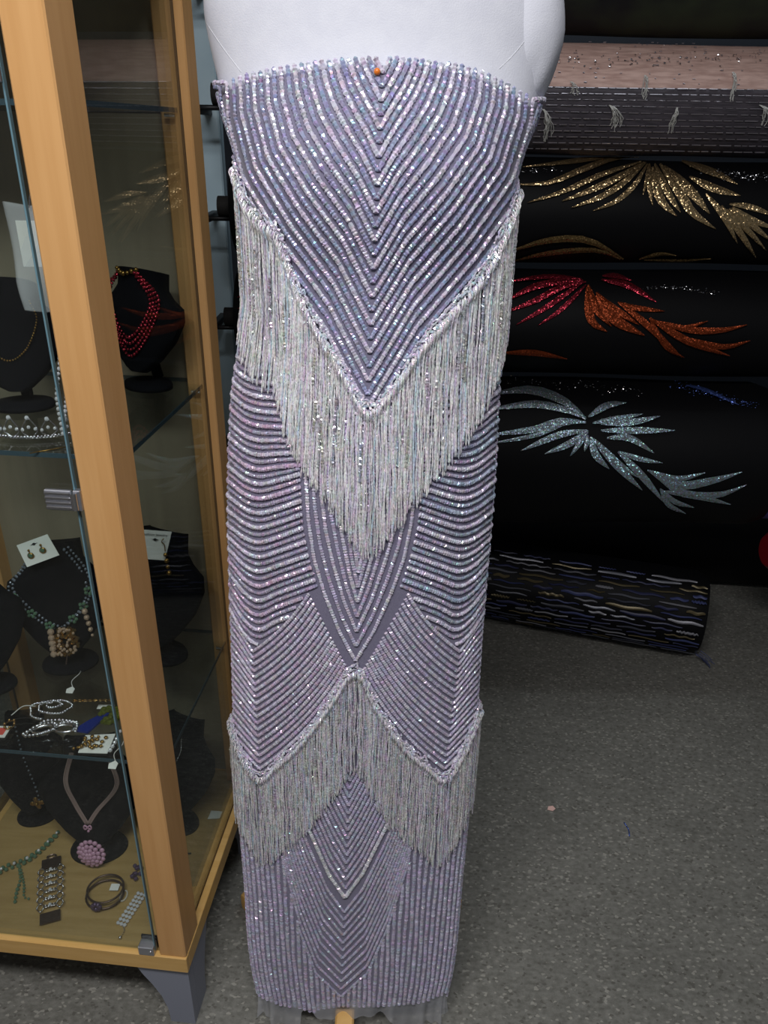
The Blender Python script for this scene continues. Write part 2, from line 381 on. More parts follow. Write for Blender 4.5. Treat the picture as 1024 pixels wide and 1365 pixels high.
# arm stumps of the form: cloth-covered caps with gathered folds
for sgn, cx_, cz_, rz in ((1, .138, 1.543, .076), (-1, -.120, 1.640, .05)):
    rows = []
    for i, v in enumerate(np.linspace(.01, math.pi-.01, 22)):
        row_ = []
        for j in range(36):
            a_ = 2*math.pi*j/36; low = max(0, -math.cos(v))
            k_ = 1+.10*low*math.sin(4*a_+2.5*v)+.05*low*math.sin(9*a_-3*v)+.03*math.sin(3*a_+4*v)
            row_.append((cx_+.047*math.sin(v)**.55*math.cos(a_)*k_*sgn-.012*low*sgn, .982-.052*math.sin(v)**.55*math.sin(a_)*k_, cz_+rz*math.cos(v)*(1+.04*math.sin(2*a_+1))))
        rows.append(row_)
    mkobj('arm_cap', MB().grid(np.array(rows), True), M_cloth, form, True)
for pts in ([(270, 30), (292, 62), (318, 96)], [(722, 30), (690, 70), (668, 92)]):
    q = [hit(x, y) for x, y in smoothpath(pts, 12)]; q = np.array([h for h in q if h])
    if len(q) > 3: mkobj('princess_seam', MB().tube(surf(q[:, 0], q[:, 1], -.0044), .0008, 5), M_seam, form, True)
mb = MB().tube([(-.055, .975, .06), (-.045, .975, .82)], .016, 14); mkobj('pole', mb, M_pine, form, True, autos=40)
hub = MB().lathe([(.001, 0), (.045, 0), (.048, .006), (.048, .05), (.04, .06), (.02, .066), (.001, .066)], BASE+[0, 0, .03], 20)
mkobj('stand_hub', hub, M_pine, form, True, autos=40)
for ang in (-90, 30, 150):
    dx, dy = math.cos(math.radians(ang)), math.sin(math.radians(ang)); px_, py_ = -dy, dx; prof = []
    for r, hw, z0, z1 in ((.03, .0165, .030, .072), (.12, .0165, .016, .056), (.21, .0165, .002, .040), (.240, .0155, .0, .036), (.255, .011, .0, .032), (.261, .006, .004, .026)):
        c = BASE[:2]+np.array([dx, dy])*r
        prof.append([(c[0]+px_*s_*hw, c[1]+py_*s_*hw, z) for s_, z in ((-1, z0), (1, z0), (1, z1-.004), (.8, z1), (-.8, z1), (-1, z1-.004))])
    mb = MB().grid(np.array(prof), True); mb.f.append(tuple(range(6))); mb.f.append(tuple(30+j for j in reversed(range(6))))
    mkobj('leg', mb, M_pine, form, True, autos=35)

# ------------------------------------------------------------------ gown
gown = thing('beaded_gown', 'strapless lavender beaded gown with chevron rows and two white fringe tiers', 'dress', (-.05, .9, .07))
us = np.linspace(0, 1, 260); th = np.linspace(-math.pi, math.pi, 193)[:-1]
zz = zhem(th)[None]+us[:, None]*(ztop(th)-.006-zhem(th))[None]
mb = MB().grid(surf(th[None]+0*zz, zz, .0006), True)
mkobj('sheath', mb, M_sheath, gown, True)

WHITE = np.array(lin(211, 206, 224)[:3]); LILAC = np.array(lin(193, 186, 210)[:3]); BLUE = np.array(lin(142, 154, 190)[:3]); PINK = np.array(lin(205, 186, 210)[:3])
PEARL = np.array(lin(220, 220, 228)[:3]); SLATE = np.array(lin(150, 152, 180)[:3]); CREAM = np.array(lin(216, 216, 208)[:3]); AQUA = np.array(lin(170, 200, 218)[:3])
class Beads:
    def __init__(s): s.P = []; s.F = []; s.T = []; s.n = 0
    def chain(s, pts, nor, rad, tint, pitch, k=5, flat=.75, jit=.08, taper=0.0):
        d = np.r_[0, np.cumsum(np.linalg.norm(np.diff(pts, axis=0), axis=1))]
        if d[-1] < pitch*1.5: return
        m = max(2, int(d[-1]/pitch)); u = np.linspace(0, d[-1], 2*m+1)
        p = np.stack([np.interp(u, d, pts[:, i]) for i in range(3)], 1); nn = np.stack([np.interp(u, d, nor[:, i]) for i in range(3)], 1)
        t = np.gradient(p, axis=0); t /= np.linalg.norm(t, axis=1)[:, None]+1e-12
        nn = nn-t*(nn*t).sum(1)[:, None]; nn /= np.linalg.norm(nn, axis=1)[:, None]+1e-12; bi = np.cross(t, nn)
        r = np.where(np.arange(2*m+1) % 2 == 1, 1.0, .78)*rad*(1+jit*nr.standard_normal(2*m+1)); r[0] *= .4; r[-1] *= .4
        ph = np.repeat(nr.uniform(0, 6.28, m+1), 2)[:2*m+1]*.25
        an = ph[:, None]+np.arange(k)[None]*2*math.pi/k
        nz = .35*nr.standard_normal(2*m+1)*rad*jit*2
        Q = p[:, None]+r[:, None, None]*(np.cos(an)[..., None]*bi[:, None]+flat*np.sin(an)[..., None]*nn[:, None])+(nz[:, None]*nn)[:, None]
        s.P.append(Q.reshape(-1, 3)); R_ = 2*m+1
        i = np.arange(R_-1)[:, None]*k; j = np.arange(k)[None]; j2 = (j+1) % k
        s.F.append((np.stack([i+j, i+j2, i+k+j2, i+k+j], -1).reshape(-1, 4)+s.n)); s.n += R_*k
        bt = np.asarray(tint)[None]*(1+.10*nr.standard_normal((m+1, 1)))+.03*nr.standard_normal((m+1, 3))
        s.T.append(np.repeat(np.repeat(np.clip(bt, .02, .95), 2, 0)[:R_], k, 0))
    def build(s, name, m, parent, stuff=True):
        P = np.concatenate(s.P); Fq = np.concatenate(s.F); T = np.concatenate(s.T); loc = np.array(parent['_w'])
        me = bpy.data.meshes.new(name); nv, nf = len(P), len(Fq)
        me.vertices.add(nv); me.vertices.foreach_set('co', (P-loc).astype(np.float32).ravel())
        me.loops.add(nf*4); me.loops.foreach_set('vertex_index', Fq.astype(np.int32).ravel())
        me.polygons.add(nf); me.polygons.foreach_set('loop_start', np.arange(0, nf*4, 4, dtype=np.int32))
        me.update(calc_edges=True); me.validate()
        a = me.color_attributes.new('tint', 'FLOAT_COLOR', 'POINT'); a.data.foreach_set('color', np.c_[T, np.ones(nv)].astype(np.float32).ravel())
        me.polygons.foreach_set('use_smooth', [False]*nf); me.materials.append(m)
        o = bpy.data.objects.new(name, me); C.objects.link(o); o.parent = parent; o['_w'] = parent['_w']
        if stuff: o['kind'] = 'stuff'
        return o
def runs(pxpts, step=2.0, keep=None):
    pxpts = np.asarray(pxpts, float); L = np.linalg.norm(np.diff(pxpts, axis=0), axis=1).sum()
    out, cur, miss = [], [], False
    for x, y in smoothpath(pxpts, max(4, int(L/step))):
        h = hit(x, y) if (keep is None or keep(x, y)) else None
        if h is not None and not (zhem(h[0])-.001 < h[1] < ztop(h[0])+.003): h = None
        if h is None:
            if len(cur) > 2: out.append(np.array(cur))
            cur = []
        else: cur.append(h)
    if len(cur) > 2: out.append(np.array(cur))
    res = []
    for r in out:     # carry a row that leaves at the silhouette on to the side seam
        for end in (0, -1):
            t, z = r[end]
            if 1.05 < abs(t) < 1.57:
                nb = r[3 if end == 0 else -4] if len(r) > 4 else r[-1 if end == 0 else 0]
                g = (z-nb[1])/(t-nb[0]) if abs(t-nb[0]) > .02 else 0
                if abs(g) > .6: continue
                t2 = math.copysign(math.pi/2, t); q = [(t+(t2-t)*f, z+np.clip(g, -.12, .12)*(t2-t)*f) for f in (.33, .66, 1)]
                r = np.concatenate([r, q]) if end == -1 else np.concatenate([q[::-1], r])
        res.append(r)
    return res
def row(bd, r, tint, rad=.0021, pitch=.0036, back=True):
    if len(r) > 6: # smooth
        k = np.ones(3)/3
        r = np.stack([np.r_[r[0, i], np.convolve(r[:, i], k, 'valid'), r[-1, i]] for i in (0, 1)], 1)
    for t in ((r[:, 0], r[:, 0]*0), ) + (((math.pi-r[:, 0], None), ) if back else ()):
        bd.chain(surf(t[0], r[:, 1], rad*.7), nrm(t[0], r[:, 1]), rad, tint, pitch)

# bodice chevrons
FRX = [318, 328, 345, 372, 384, 400, 422, 455, 489, 522, 560, 600, 640, 664, 682, 690]; FRY = [218, 250, 280, 305, 335, 380, 424, 482, 539, 512, 456, 408, 358, 310, 262, 240]
def bod(Y, side):
    H = Y-74; kd = .45 if side < 0 else .50; xc = 510-20*(Y-95)/440.
    s = np.linspace(0, 1.03, 50); sh = np.interp(s, [0, .23, .43, .62, .8, 1, 1.1], [0, .27, .60, .86, .97, 1, 1.0]); w_ = min(1, H/300)
    sh = sh*w_+s*(1-w_); y = Y-H*s; xcy = 510-20*(y-95)/440.
    x = xc+side*kd*H*sh+(xcy-xc)*.3; return np.c_[x, y]
bd = Beads(); i = 0
for Y in np.arange(98, 640, 18.6):
    major = i % 2 == 0
    for side in (-1, 1):
        tint = (WHITE*.75+LILAC*.25 if major else BLUE*.65+LILAC*.35)*(.97+.08*rnd.random())
        for r in runs(bod(Y, side), keep=lambda x, y: (x-(510-20*(y-95)/440.))*side >= -.5 and y < np.interp(x, FRX, FRY)+3): row(bd, r, tint, .0029 if major else .0027)
    i += 1
for x0 in np.arange(-12, 13, 1):      # rows close to the side seams, above the fringe
    for sgn in (-1, 1):
        t0 = sgn*(math.pi/2)+x0*.058
        if not 1.26 < abs(t0) < 1.9: continue
        z1 = float(ztop(t0)); z = np.linspace(z1-.16, z1, 24); tw = t0-sgn*.0*(z1-z)
        bd.chain(surf(tw, z, .0014), nrm(tw, z), .002, WHITE*.6+BLUE*.4, .0036)
bd.build('bodice_bead_rows', M_bead, gown)

# centre shield of nested rows
SB = lambda y: float(np.interp(y, [560, 620, 700, 750, 795, 845, 887], [403, 404, 408, 418, 432, 450, 472]))
Ssum = lambda y: float(np.interp(y, [560, 620, 760, 887, 1025], [966, 964, 958, 949, 939]))
mir = lambda pts: np.array([(Ssum(y)-x, y) for x, y in pts])
bd = Beads()
Dh, Dd = [0, 40, 90, 135, 185, 265, 330, 420], [0, 23, 44, 59, 68, 74, 75, 75]
for j in range(9):
    vy = 880-19.5*j; W = (75-8.8*j)/75.
    for side in (-1, 1):
        h = np.linspace(0, vy-540, 70); xc = np.interp(vy-h, [540, 700, 885], [482, 480, 474])
        pts = np.c_[xc+side*np.interp(h, Dh, Dd)*W, vy-h]
        for r in runs(pts): row(bd, r, (WHITE if j % 2 == 0 else LILAC)*(.9+.12*rnd.random()), .0027)
bd.build('centre_shield_bead_rows', M_bead, gown)

# hip swags and lower chevrons
def arm0(q):
    V = np.array([338+9*q, 868+156*q]); B = np.array([np.interp(q, [0, .5, 1], [413, 442, 466]), np.interp(q, [0, .5, 1], [790, 848, 893])])
    ctl = np.array([V[0]+.62*(B[0]-V[0]), V[1]-.40*(V[1]-B[1])]); t = np.linspace(0, 1, 30)[:, None]
    return (1-t)**2*V+2*t*(1-t)*ctl+t*t*B
A0 = arm0(0)
bd = Beads()
pal = [WHITE, LILAC, PEARL, PINK]
for side in (0, 1):
    i = 0
    for vy in np.arange(470, 860, 9.7):
        dr = float(np.interp(vy, [560, 650, 760, 846], [-6, 15, 22, 36])); xe = SB(vy-dr)-3 if vy-dr > 616 else 428
        dl = float(np.interp(vy, [560, 720, 870], [22, 19, 46])); pts = smoothpath([(298, vy-dl*1.4), (310, vy-dl), (328, vy-dl*.3), (347, vy), (372, vy-dr*.35), (xe, vy-dr)], 60)
        pts = np.array([p for p in pts if p[0] < 338 or p[1] < np.interp(p[0], A0[:, 0], A0[:, 1])-4])
        if len(pts) < 5: continue
        pts = pts[:] if side == 0 else mir(pts)
        tint = pal[i % 2] if rnd.random() < .75 else (PINK if side == 0 else AQUA*.35+WHITE*.3+SLATE*.35)
        if i % 2: tint = tint*.85
        for r in runs(pts): row(bd, r, tint*(.92+.12*rnd.random()), .0033 if i % 2 == 0 else .0026)
        i += 1
bd.build('hip_swag_bead_rows', M_bead, gown)
bd = Beads()
for side in (0, 1):
    for i, q in enumerate(np.linspace(0, 1, 19)):
        A = arm0(q); V = A[0]; Lf = np.array([[302, V[1]-52], [318, V[1]-32]])
        tint = (PINK*.5+LILAC*.5 if (i % 2 and side == 0) else WHITE if i % 2 == 0 else LILAC)*(.9+.15*rnd.random())
        for pts in (np.concatenate([Lf, V[None]]), A):
            pts = mir(pts) if side else pts
            for r in runs(pts): row(bd, r, tint, .0027)
bd.build('thigh_chevron_bead_rows', M_bead, gown)

# bottom panel: nested chevrons in a teardrop, straight rows around it
DL = lambda h: np.interp(h, [0, 31, 92, 179, 260, 330], [0, 33, 58, 83, 92, 96])
vc = lambda y: 466-.042*(y-1050)
bd = Beads()
for i, vy in enumerate(np.r_[np.arange(1040, 1192, 11.), 1195, np.arange(1215, 1329, 10.2)]):
    q = max(0, (vy-1050)/272.)**1.6
    for side in (-1, 1):
        h = np.linspace(0, min(260, vy-1020), 60); d = (1-q)*.5*h+q*DL(h)*(1 if side < 0 else 1.03)
        pts = np.c_[vc(vy)+(vc(vy-h)-vc(vy))*.6+side*d, vy-h]
        big = abs(vy-1195) < 2
        for r in runs(pts, keep=lambda x, y: abs(x-vc(y)) <= DL(1327-y)+2): row(bd, r, (PEARL if big else LILAC if i % 2 else SLATE*.5+WHITE*.5)*(.92+.1*rnd.random()), .0034 if big else .0026)
bd.build('hem_teardrop_bead_rows', M_bead, gown)
bd = Beads()
tq = np.linspace(-math.pi, math.pi, 2000); pq = surf(tq, .2+0*tq); aq = np.r_[0, np.cumsum(np.linalg.norm(np.diff(pq, axis=0), axis=1))]
for i, t0 in enumerate(np.interp(np.linspace(0, aq[-1], 84)[:-1], aq, tq)):   # evenly spaced round the hem
    z = np.linspace(float(zhem(t0)), .50, 90); keep = np.ones(90, bool)
    if abs(t0) < 1.45:
        P = surf(t0+0*z, z)
        for k, p in enumerate(P):
            x, y = proj(p)
            if abs(x-vc(y)) < DL(1325-y)+1 and y < 1325: keep[k] = False
    k = 0
    z2 = z[keep]
    if len(z2) < 4: continue
    br = np.where(np.diff(z2) > .02)[0]
    for seg in np.split(z2, br+1):
        if len(seg) > 3:
            wob = .004*np.sin(seg*22+i)+.003*np.sin(seg*61+2*i)
            bd.chain(surf(t0+wob, seg, .0015), nrm(t0+0*seg, seg), .0034, (LILAC if i % 2 else WHITE*.6+SLATE*.4)*(.9+.15*rnd.random()), .0036)
bd.build('hem_straight_bead_rows', M_bead, gown)

# fringes: a trim of looped beads and hanging strands
def fringe(tname, sname, px, length, per, col_l):
    rs = runs(px, 1.5); r = np.concatenate(rs); r = np.concatenate([r, np.c_[math.pi-r[::-1, 0], r[::-1, 1]]])
    r = np.array(r); P = surf(r[:, 0], r[:, 1]); seg = np.r_[0, np.linalg.norm(np.diff(P, axis=0), axis=1)]; seg[seg > .05] = 0; d = np.cumsum(seg)
    tr = Beads()
    for q in range(10):
        n = int(d[-1]/.0045); u = np.linspace(0, d[-1], n); t = np.interp(u, d, r[:, 0]); z = np.interp(u, d, r[:, 1])
        z = z+(.004-q*.0026)+.0026*nr.standard_normal(n); t = t+.008*nr.standard_normal(n)
        tr.chain(surf(t, z, .0025+.0042*nr.random(n)), nrm(t, z), .0016, (PEARL if q % 2 else LILAC*.5+WHITE*.5) if rnd.random() < .75 else AQUA*.5+PEARL*.5, .0036, jit=.25)
    tr.build(tname, M_strand, gown)
    st = Beads(); sq = Beads(); n = int(d[-1]/per)
    for i in range(n):
        u = (i+rnd.random())*per; t = float(np.interp(u, d, r[:, 0])); z0 = float(np.interp(u, d, r[:, 1]))-.004
        lay = rnd.random(); L = length*(1+rnd.uniform(-.06, .04)); m = 40; zz = z0-L*np.linspace(0, 1, m)
        out = .0035+.005*lay; p0 = surf(t, z0, out); n0 = nrm(np.array(t), np.array(z0)); pts = []; sway = rnd.uniform(-.004, .004); fr = rnd.uniform(5, 16); phs = rnd.random()*6
        tang = np.array([-n0[1], n0[0], 0])
        r0 = 0
        for k, z in enumerate(zz):
            s = surf(t, z, out); e = (p0-s)@n0; s2 = s+n0*max(0, e)*.92 if e > 0 else s
            p0h = np.array([p0[0], p0[1], z]); lat = (s2-p0h)@tang
            f = k/(m-1); loop = .004*math.exp(-((f-.03)/.03)**2)
            q = s2-tang*lat*.8+tang*(sway*f+.0011*math.sin(fr*f+phs))+n0*loop; pts.append(q)
        pts = np.array(pts); a = rnd.random()
        c = PEARL*.6+CREAM*.4 if a < .70 else (AQUA*.6+PEARL*.4 if a < .78 else (PINK*.6+PEARL*.4 if a < .86 else WHITE)); c = c*col_l*(.85+.25*rnd.random())
        if rnd.random() < .11:
            k0 = rnd.randrange(0, 20); k1 = k0+rnd.randrange(8, 20); sq.chain(pts[k0:k1]+n0*.0012, np.repeat(n0[None], len(pts[k0:k1]), 0), .0017, (PEARL, AQUA*.4+WHITE*.6, CREAM, PINK*.5+WHITE*.5)[rnd.randrange(4)], .0034, k=4, flat=.8, jit=.22)
        st.chain(pts, np.repeat(n0[None], m, 0), .00105 if lay > .3 else .0009, c, .0052, k=4, flat=1, jit=.10)
    st.build(sname, M_strand, gown); sq.build(sname.replace('strands', 'sequins'), M_sequin, gown)
fringe('bust_fringe_trim', 'bust_fringe_strands', [(318, 218), (328, 250), (345, 280), (372, 305), (384, 335), (400, 380), (422, 424), (455, 482), (489, 540), (522, 512), (560, 456), (600, 408), (640, 358), (664, 310), (682, 262), (690, 240)], .185, .00135, 1.14)
fringe('thigh_fringe_trim', 'thigh_fringe_strands', [(308, 940), (320, 985), (347, 1030), (372, 1012), (402, 984), (440, 932), (462, 897), (474, 888), (484, 897), (503, 938), (536, 986), (565, 1012), (591, 1030), (616, 990), (640, 930)], .180, .00145, 1.02)

# sheer underskirt below the beads
us = np.linspace(0, 1, 24); th = np.linspace(-math.pi, math.pi, 241)[:-1]
zlo = np.where(np.abs(th+.05) < .5, .049, .012)+.006*np.sin(th*9)+.004*np.sin(th*23); zhi = zhem(th)+.03
zz = zlo[None]+us[:, None]*(zhi-zlo)[None]
fl = .001+(1-us[:, None])*(.004+.005*np.sin(th*17)[None]+.003*np.sin(th*31+1)[None])-.002
mkobj('tulle_underskirt', MB().grid(surf(th[None]+0*zz, zz, fl), True), M_tulle, gown, True)
h = hit(503, 96); p = surf(h[0], h[1], .005)
pin = MB().ball(p, .0034, 12, 8); o = mkobj('pin_head', pin, M_orange, None, True)
tag(o, 'small orange round headed pin stuck in top edge of gown', 'pin')

#PART2
# ------------------------------------------------------------------ display case (local frame: x right along the front, y back, origin at the front right corner)
YAW = math.radians(-5.5); CO = np.array([-.3215, .8487, 0])
EX = np.array([math.cos(YAW), math.sin(YAW), 0]); EY = np.array([-math.sin(YAW), math.cos(YAW), 0])
def TC(v): v = np.asarray(v, float); return CO+v[..., :1]*EX+v[..., 1:2]*EY+v[..., 2:3]*np.array([0, 0, 1.])
def cl(p): q = np.asarray(p)-CO; return np.array([q@EX, q@EY, q[2]])
def shelfpt(px, py, z): return atz(px, py, z)
CW, CDp, ZB, ZF = .50, .445, .155, .187
case = thing('display_case', 'maple framed glass jewellery display case on grey bracket legs', 'cabinet', TC(np.array([-CW/2, CDp/2, 0])))
def cbox(name, lo, hi, m, bev=.0012, parent=case): return mkobj(name, MB().box(lo, hi, TC, bev), m, parent)
# base: front lip, side rails with a groove for the glass, floor panel
cbox('front_rail', (-CW, 0, ZB), (0, .012, ZF+.004), M_board)
cbox('back_rail', (-CW, CDp-.012, ZB), (0, CDp, ZF+.004), M_board)
for x0, s_ in ((0, -1), (-CW, 1)):
    a, b_ = sorted((x0, x0+s_*.013)); cbox('side_rail', (a, .012, ZB), (b_, CDp-.012, ZF+.004), M_board)
    a, b_ = sorted((x0+s_*.013, x0+s_*.018)); cbox('glass_groove', (a, .012, ZB+.01), (b_, CDp-.012, ZF-.006), M_groove, 0)
    a, b_ = sorted((x0+s_*.018, x0+s_*.030)); cbox('inner_rail', (a, .012, ZB), (b_, CDp-.012, ZF+.001), M_board)
cbox('floor_panel', (-CW+.030, .012, ZB+.004), (-.030, CDp-.012, ZF), M_floorboard, 0)
PW, PD = .046, .066
ZT_, HT = ZF+.004, 1.66
for x0 in (-PW-.001, -CW+.001):
    cbox('front_post', (x0, .003, ZT_), (x0+PW, PD, HT), M_maple, .002)
for x0 in (-.046, -CW+.001):
    cbox('rear_post', (x0, CDp-.045, ZT_), (x0+.045, CDp-.001, HT), M_maple, .002)
for x in (-.0155, -CW+.0155): cbox('glass_groove', (x-.002, CDp-.0462, ZT_), (x+.002, CDp-.0445, HT), M_groove, 0)
cbox('top_panel', (-CW, 0, HT), (0, CDp, HT+.035), M_board, .002)
cbox('back_panel', (-CW+.046, CDp-.012, ZT_), (-.046, CDp-.006, HT), M_back, 0)
for x in (-.0175, -CW+.0135): cbox('side_pane', (x, PD+.0005, ZT_-.001), (x+.004, CDp-.047, HT-.001), M_glass, 0)
# hinged glass door with its ground edge
door = cbox('glass_door', (-CW+.054, .006, ZF+.010), (-PW-.0105, .011, HT-.006), M_glass, 0)
mkobj('ground_edge', MB().box((-PW-.0105, .0058, ZF+.010), (-PW-.0085, .0112, HT-.006), TC), M_edge, door)
# hinge clamps: ribbed body and knuckle
def hinge(px, py, n):
    c = cl(aty(px, py, .885)); z = c[2]
    h = cbox('door_hinge', (-PW-.046, .000, z-.0135), (-PW-.012, .0055, z+.0135), M_brushed, .001)
    for k in range(4): mkobj('rib', MB().box((-PW-.0455, -.0022, z-.0115+k*.0064), (-PW-.013, .0003, z-.0075+k*.0064), TC, .0008), M_silver, h)
    mkobj('knuckle', MB().tube(TC(np.array([[-PW-.0085, .000, z-.011], [-PW-.0085, .000, z+.011]])), .0045, 10), M_silver, h, True, autos=40)
    mkobj('hinge_leaf', MB().box((-PW-.010, .001, z-.0135), (-PW-.001, .010, z+.0135), TC, .0008), M_brushed, h)
hinge(85, 654, 0)
zz_ = ZF+.018
h = cbox('pivot_clamp', (-PW-.036, -.001, ZF+.0045), (-PW-.009, .016, zz_+.006), M_brushed, .0012)
mkobj('clamp_pad', MB().box((-PW-.036, .0165, ZF+.0045), (-PW-.009, .020, zz_+.012), TC), M_rackblack, h)
mkobj('clamp_screw', MB().ball(TC(np.array([-PW-.014, -.0015, ZF+.016])), .0022, 8, 6), M_silver, h, True)
c = cl(aty(4, 93, .885)); h = cbox('door_lock', (-PW-.021, .001, c[2]-.012), (-PW-.009, .006, c[2]+.012), M_brushed, .001)
mkobj('knob', MB().ball(TC(np.array([-PW-.014, -.003, c[2]-.003])), .0065, 10, 7), M_silver, h, True)
# glass shelves
SH = {}
for z, ya in ((1.476, .10), (1.070, .078), (.556, .072)):
    s_ = cbox('glass_shelf', (-CW+.020, ya, z-.006), (-.022, CDp-.014, z), M_glass, 0); 
    mkobj('front_edge', MB().box((-CW+.020, ya-.0012, z-.0062), (-.022, ya, z+.0002), TC), M_shelfedge, s_)
    mkobj('side_edge', MB().box((-.022, ya, z-.0062), (-.0208, CDp-.014, z+.0002), TC), M_shelfedge, s_)
    mkobj('back_edge', MB().box((-CW+.020, CDp-.014, z-.0062), (-.022, CDp-.013, z+.0002), TC), M_shelfedge, s_)
    for y in (PD+.01, CDp-.055):
        for x in (-.0305, -CW+.0305): mkobj('shelf_peg', MB().tube(TC(np.array([[x-.006, max(y, ya+.01), z-.0095], [x+.009, max(y, ya+.01), z-.0095]])), .003, 8), M_silver, s_, True, autos=40)
# bracket legs: two curved plates meeting at the corner
prof = [(0, ZB), (.092, ZB), (.090, ZB-.012), (.082, ZB-.03), (.068, ZB-.055), (.055, ZB-.085), (.047, ZB-.118), (.045, 0), (0, 0)]
for x0, sx_ in ((-.004, -1), (-CW+.004, 1)):
    for y0, sy_ in ((.008, 1), (CDp-.006, -1)):
        mb = MB().prism(prof, lambda v: TC(np.stack([x0+sx_*v[:, 0], y0+sy_*v[:, 2], v[:, 1]], 1)), .022)
        lg = mkobj('leg', mb, M_grey, case, autos=30)
        mkobj('side_bracket', MB().prism(prof, lambda v: TC(np.stack([x0+sx_*v[:, 2], y0+sy_*(.0225+v[:, 0]*.9), v[:, 1]], 1)), .022), M_grey, lg)

# ------------------------------------------------------------------ jewellery busts
def bust(px, py, zs, wpx_or_w, hgt, yaw, lean, label, depth=None, base=True):
    """velvet necklace stand: neck, sloping shoulders, pointed rounded front plate, stem and oval foot. (px,py) = foot on the shelf zs"""
    o = atz(px, py, zs) if depth is None else np.array([px, py, zs]); w = wpx_or_w
    t = thing('necklace_bust', label, 'display stand', o, None)
    cy_, sy_ = math.cos(yaw), math.sin(yaw); Rz = np.array([[cy_, -sy_, 0], [sy_, cy_, 0], [0, 0, 1]])
    ca, sa = math.cos(lean), math.sin(lean)
    def M(v):   # local: x right, y back, z up from foot; lean back about z=.03
        v = np.asarray(v, float).reshape(-1, 3); z = v[:, 2]-.03
        q = np.stack([v[:, 0], v[:, 1]*ca+z*sa, z*ca-v[:, 1]*sa+.03], 1); return q@Rz.T+o
    def wid(v): return w*np.interp(v, [0, .04, .15, .35, .55, .68, .76, .84, 1], [.12, .26, .50, .82, .98, .92, .66, .50, .46])/2
    def fy(u, v): return -.022*np.interp(v, [0, .5, .75, 1], [.2, .9, 1.5, 1.9])*np.sqrt(np.clip(1-u*u, 0, 1))-.004
    vs = np.linspace(0, 1, 26); us_ = np.linspace(-1, 1, 19); fr, bk = [], []
    for v in vs:
        fr.append([(u*wid(v), fy(u, v), .03+v*hgt) for u in us_]); bk.append([(u*wid(v)*.96, fy(u, v)*.25+.012, .03+v*hgt) for u in us_[::-1]])
    P = np.concatenate([np.array(fr), np.array(bk)], 1); k = P.shape[1]
    mb = MB(); mb.add(M(P.reshape(-1, 3)), [(i*k+j, i*k+(j+1) % k, (i+1)*k+(j+1) % k, (i+1)*k+j) for i in range(25) for j in range(k)]+[tuple(reversed(range(k))), tuple(25*k+j for j in range(k))])
    mkobj('bust_front', mb, M_velvet, t, True, autos=50)
    if base:
        st = MB().tube(np.concatenate([M([(0, .012, .03+.35*hgt)]), [o+Rz@np.array([0, .045, .012])]]), .009, 8); mkobj('stem', st, M_velvet, t, True, autos=40)
        mkobj('foot', MB().lathe([(.001, 0), (.99, 0), (1, .004), (.96, .009), (.5, .012), (.001, .012)], (0, 0, 0), 28), M_velvet, t, True, autos=50)
        f = t.children[-1] if t.children else None
        f = [c for c in C.objects if c.parent == t and c.name.startswith('foot')][0]
        vv = np.empty(len(f.data.vertices)*3); f.data.vertices.foreach_get('co', vv); vv = vv.reshape(-1, 3)+o
        vv = vv*np.array([w*.27, w*.20, 1])+np.array([0, .02, 0]); f.data.vertices.foreach_set('co', (vv@Rz.T).ravel())
    def on(u, v, off=.003): return M([(u*wid(v), fy(np.array(u), v)-off, .03+v*hgt)])[0]
    return t, on
def beads_on(mb, pts, r, gap=None, sc=(1, 1, 1), n=6, m=4):
    pts = np.asarray(pts); d = np.r_[0, np.cumsum(np.linalg.norm(np.diff(pts, axis=0), axis=1))]; k = max(2, int(d[-1]/(gap or 2*r)))
    for u in np.linspace(0, d[-1], k): mb.ball([np.interp(u, d, pts[:, i]) for i in range(3)], r*(.85+.3*rnd.random()), n, m, sc)
    return mb
def single(name, mb, m, label, cat, group=None, smooth=True): return tag(mkobj(name, mb, m, None, smooth), label, cat, group)

ZS1, ZS2, ZT1 = 1.0705, .5565, ZF+.0005
# upper shelf: left bust with gold chain and flower, right bust seen through the side pane
b1, on1 = bust(28, 548, ZS1, .165, .155, .15, .35, 'black velvet necklace bust with a gold chain, left on the upper glass shelf')
ch = single('gold_chain_necklace', beads_on(MB(), smoothpath([on1(-.9, .72), on1(-.2, .30), on1(.3, .35), on1(.55, .62), on1(.75, .80)], 60), .0016, .0038), M_oldgold, 'thin gold chain necklace hanging on the upper left velvet bust', 'necklace')
mb = MB(); c = on1(-.35, .97, .012)
for k in range(7): a = k*.9; mb.ball(c+[.011*math.cos(a), -.002, .011*math.sin(a)], .007, 7, 5, (1, .5, 1))
fl = single('gold_flower_brooch', mb, M_oldgold, 'gold flower brooch pinned to the upper left velvet bust', 'brooch')
mkobj('centre', MB().ball(c+[0, -.004, 0], .005, 8, 6), M_gold, fl, True)
b2, on2 = bust(187, 520, ZS1, .16, .155, -.45, .3, 'black velvet necklace bust behind the side pane, right on the upper glass shelf')
mb = MB()
for k in range(4): beads_on(mb, smoothpath([on2(-.4-.05*k, .95), on2(-.6-.05*k, .7), on2(-.1, .33-.06*k), on2(.55+.06*k, .68), on2(.4+.05*k, .95)], 60), .0026, .0062)
nk = single('crimson_bead_necklace', mb, M_redfoil, 'crimson beaded necklace on the upper right velvet bust', 'necklace')
mkobj('collar', beads_on(MB(), smoothpath([on2(-.5, .98, .004), on2(0, .93, .006), on2(.5, .98, .004)], 20), .0038, .006), M_oldgold, nk, True)
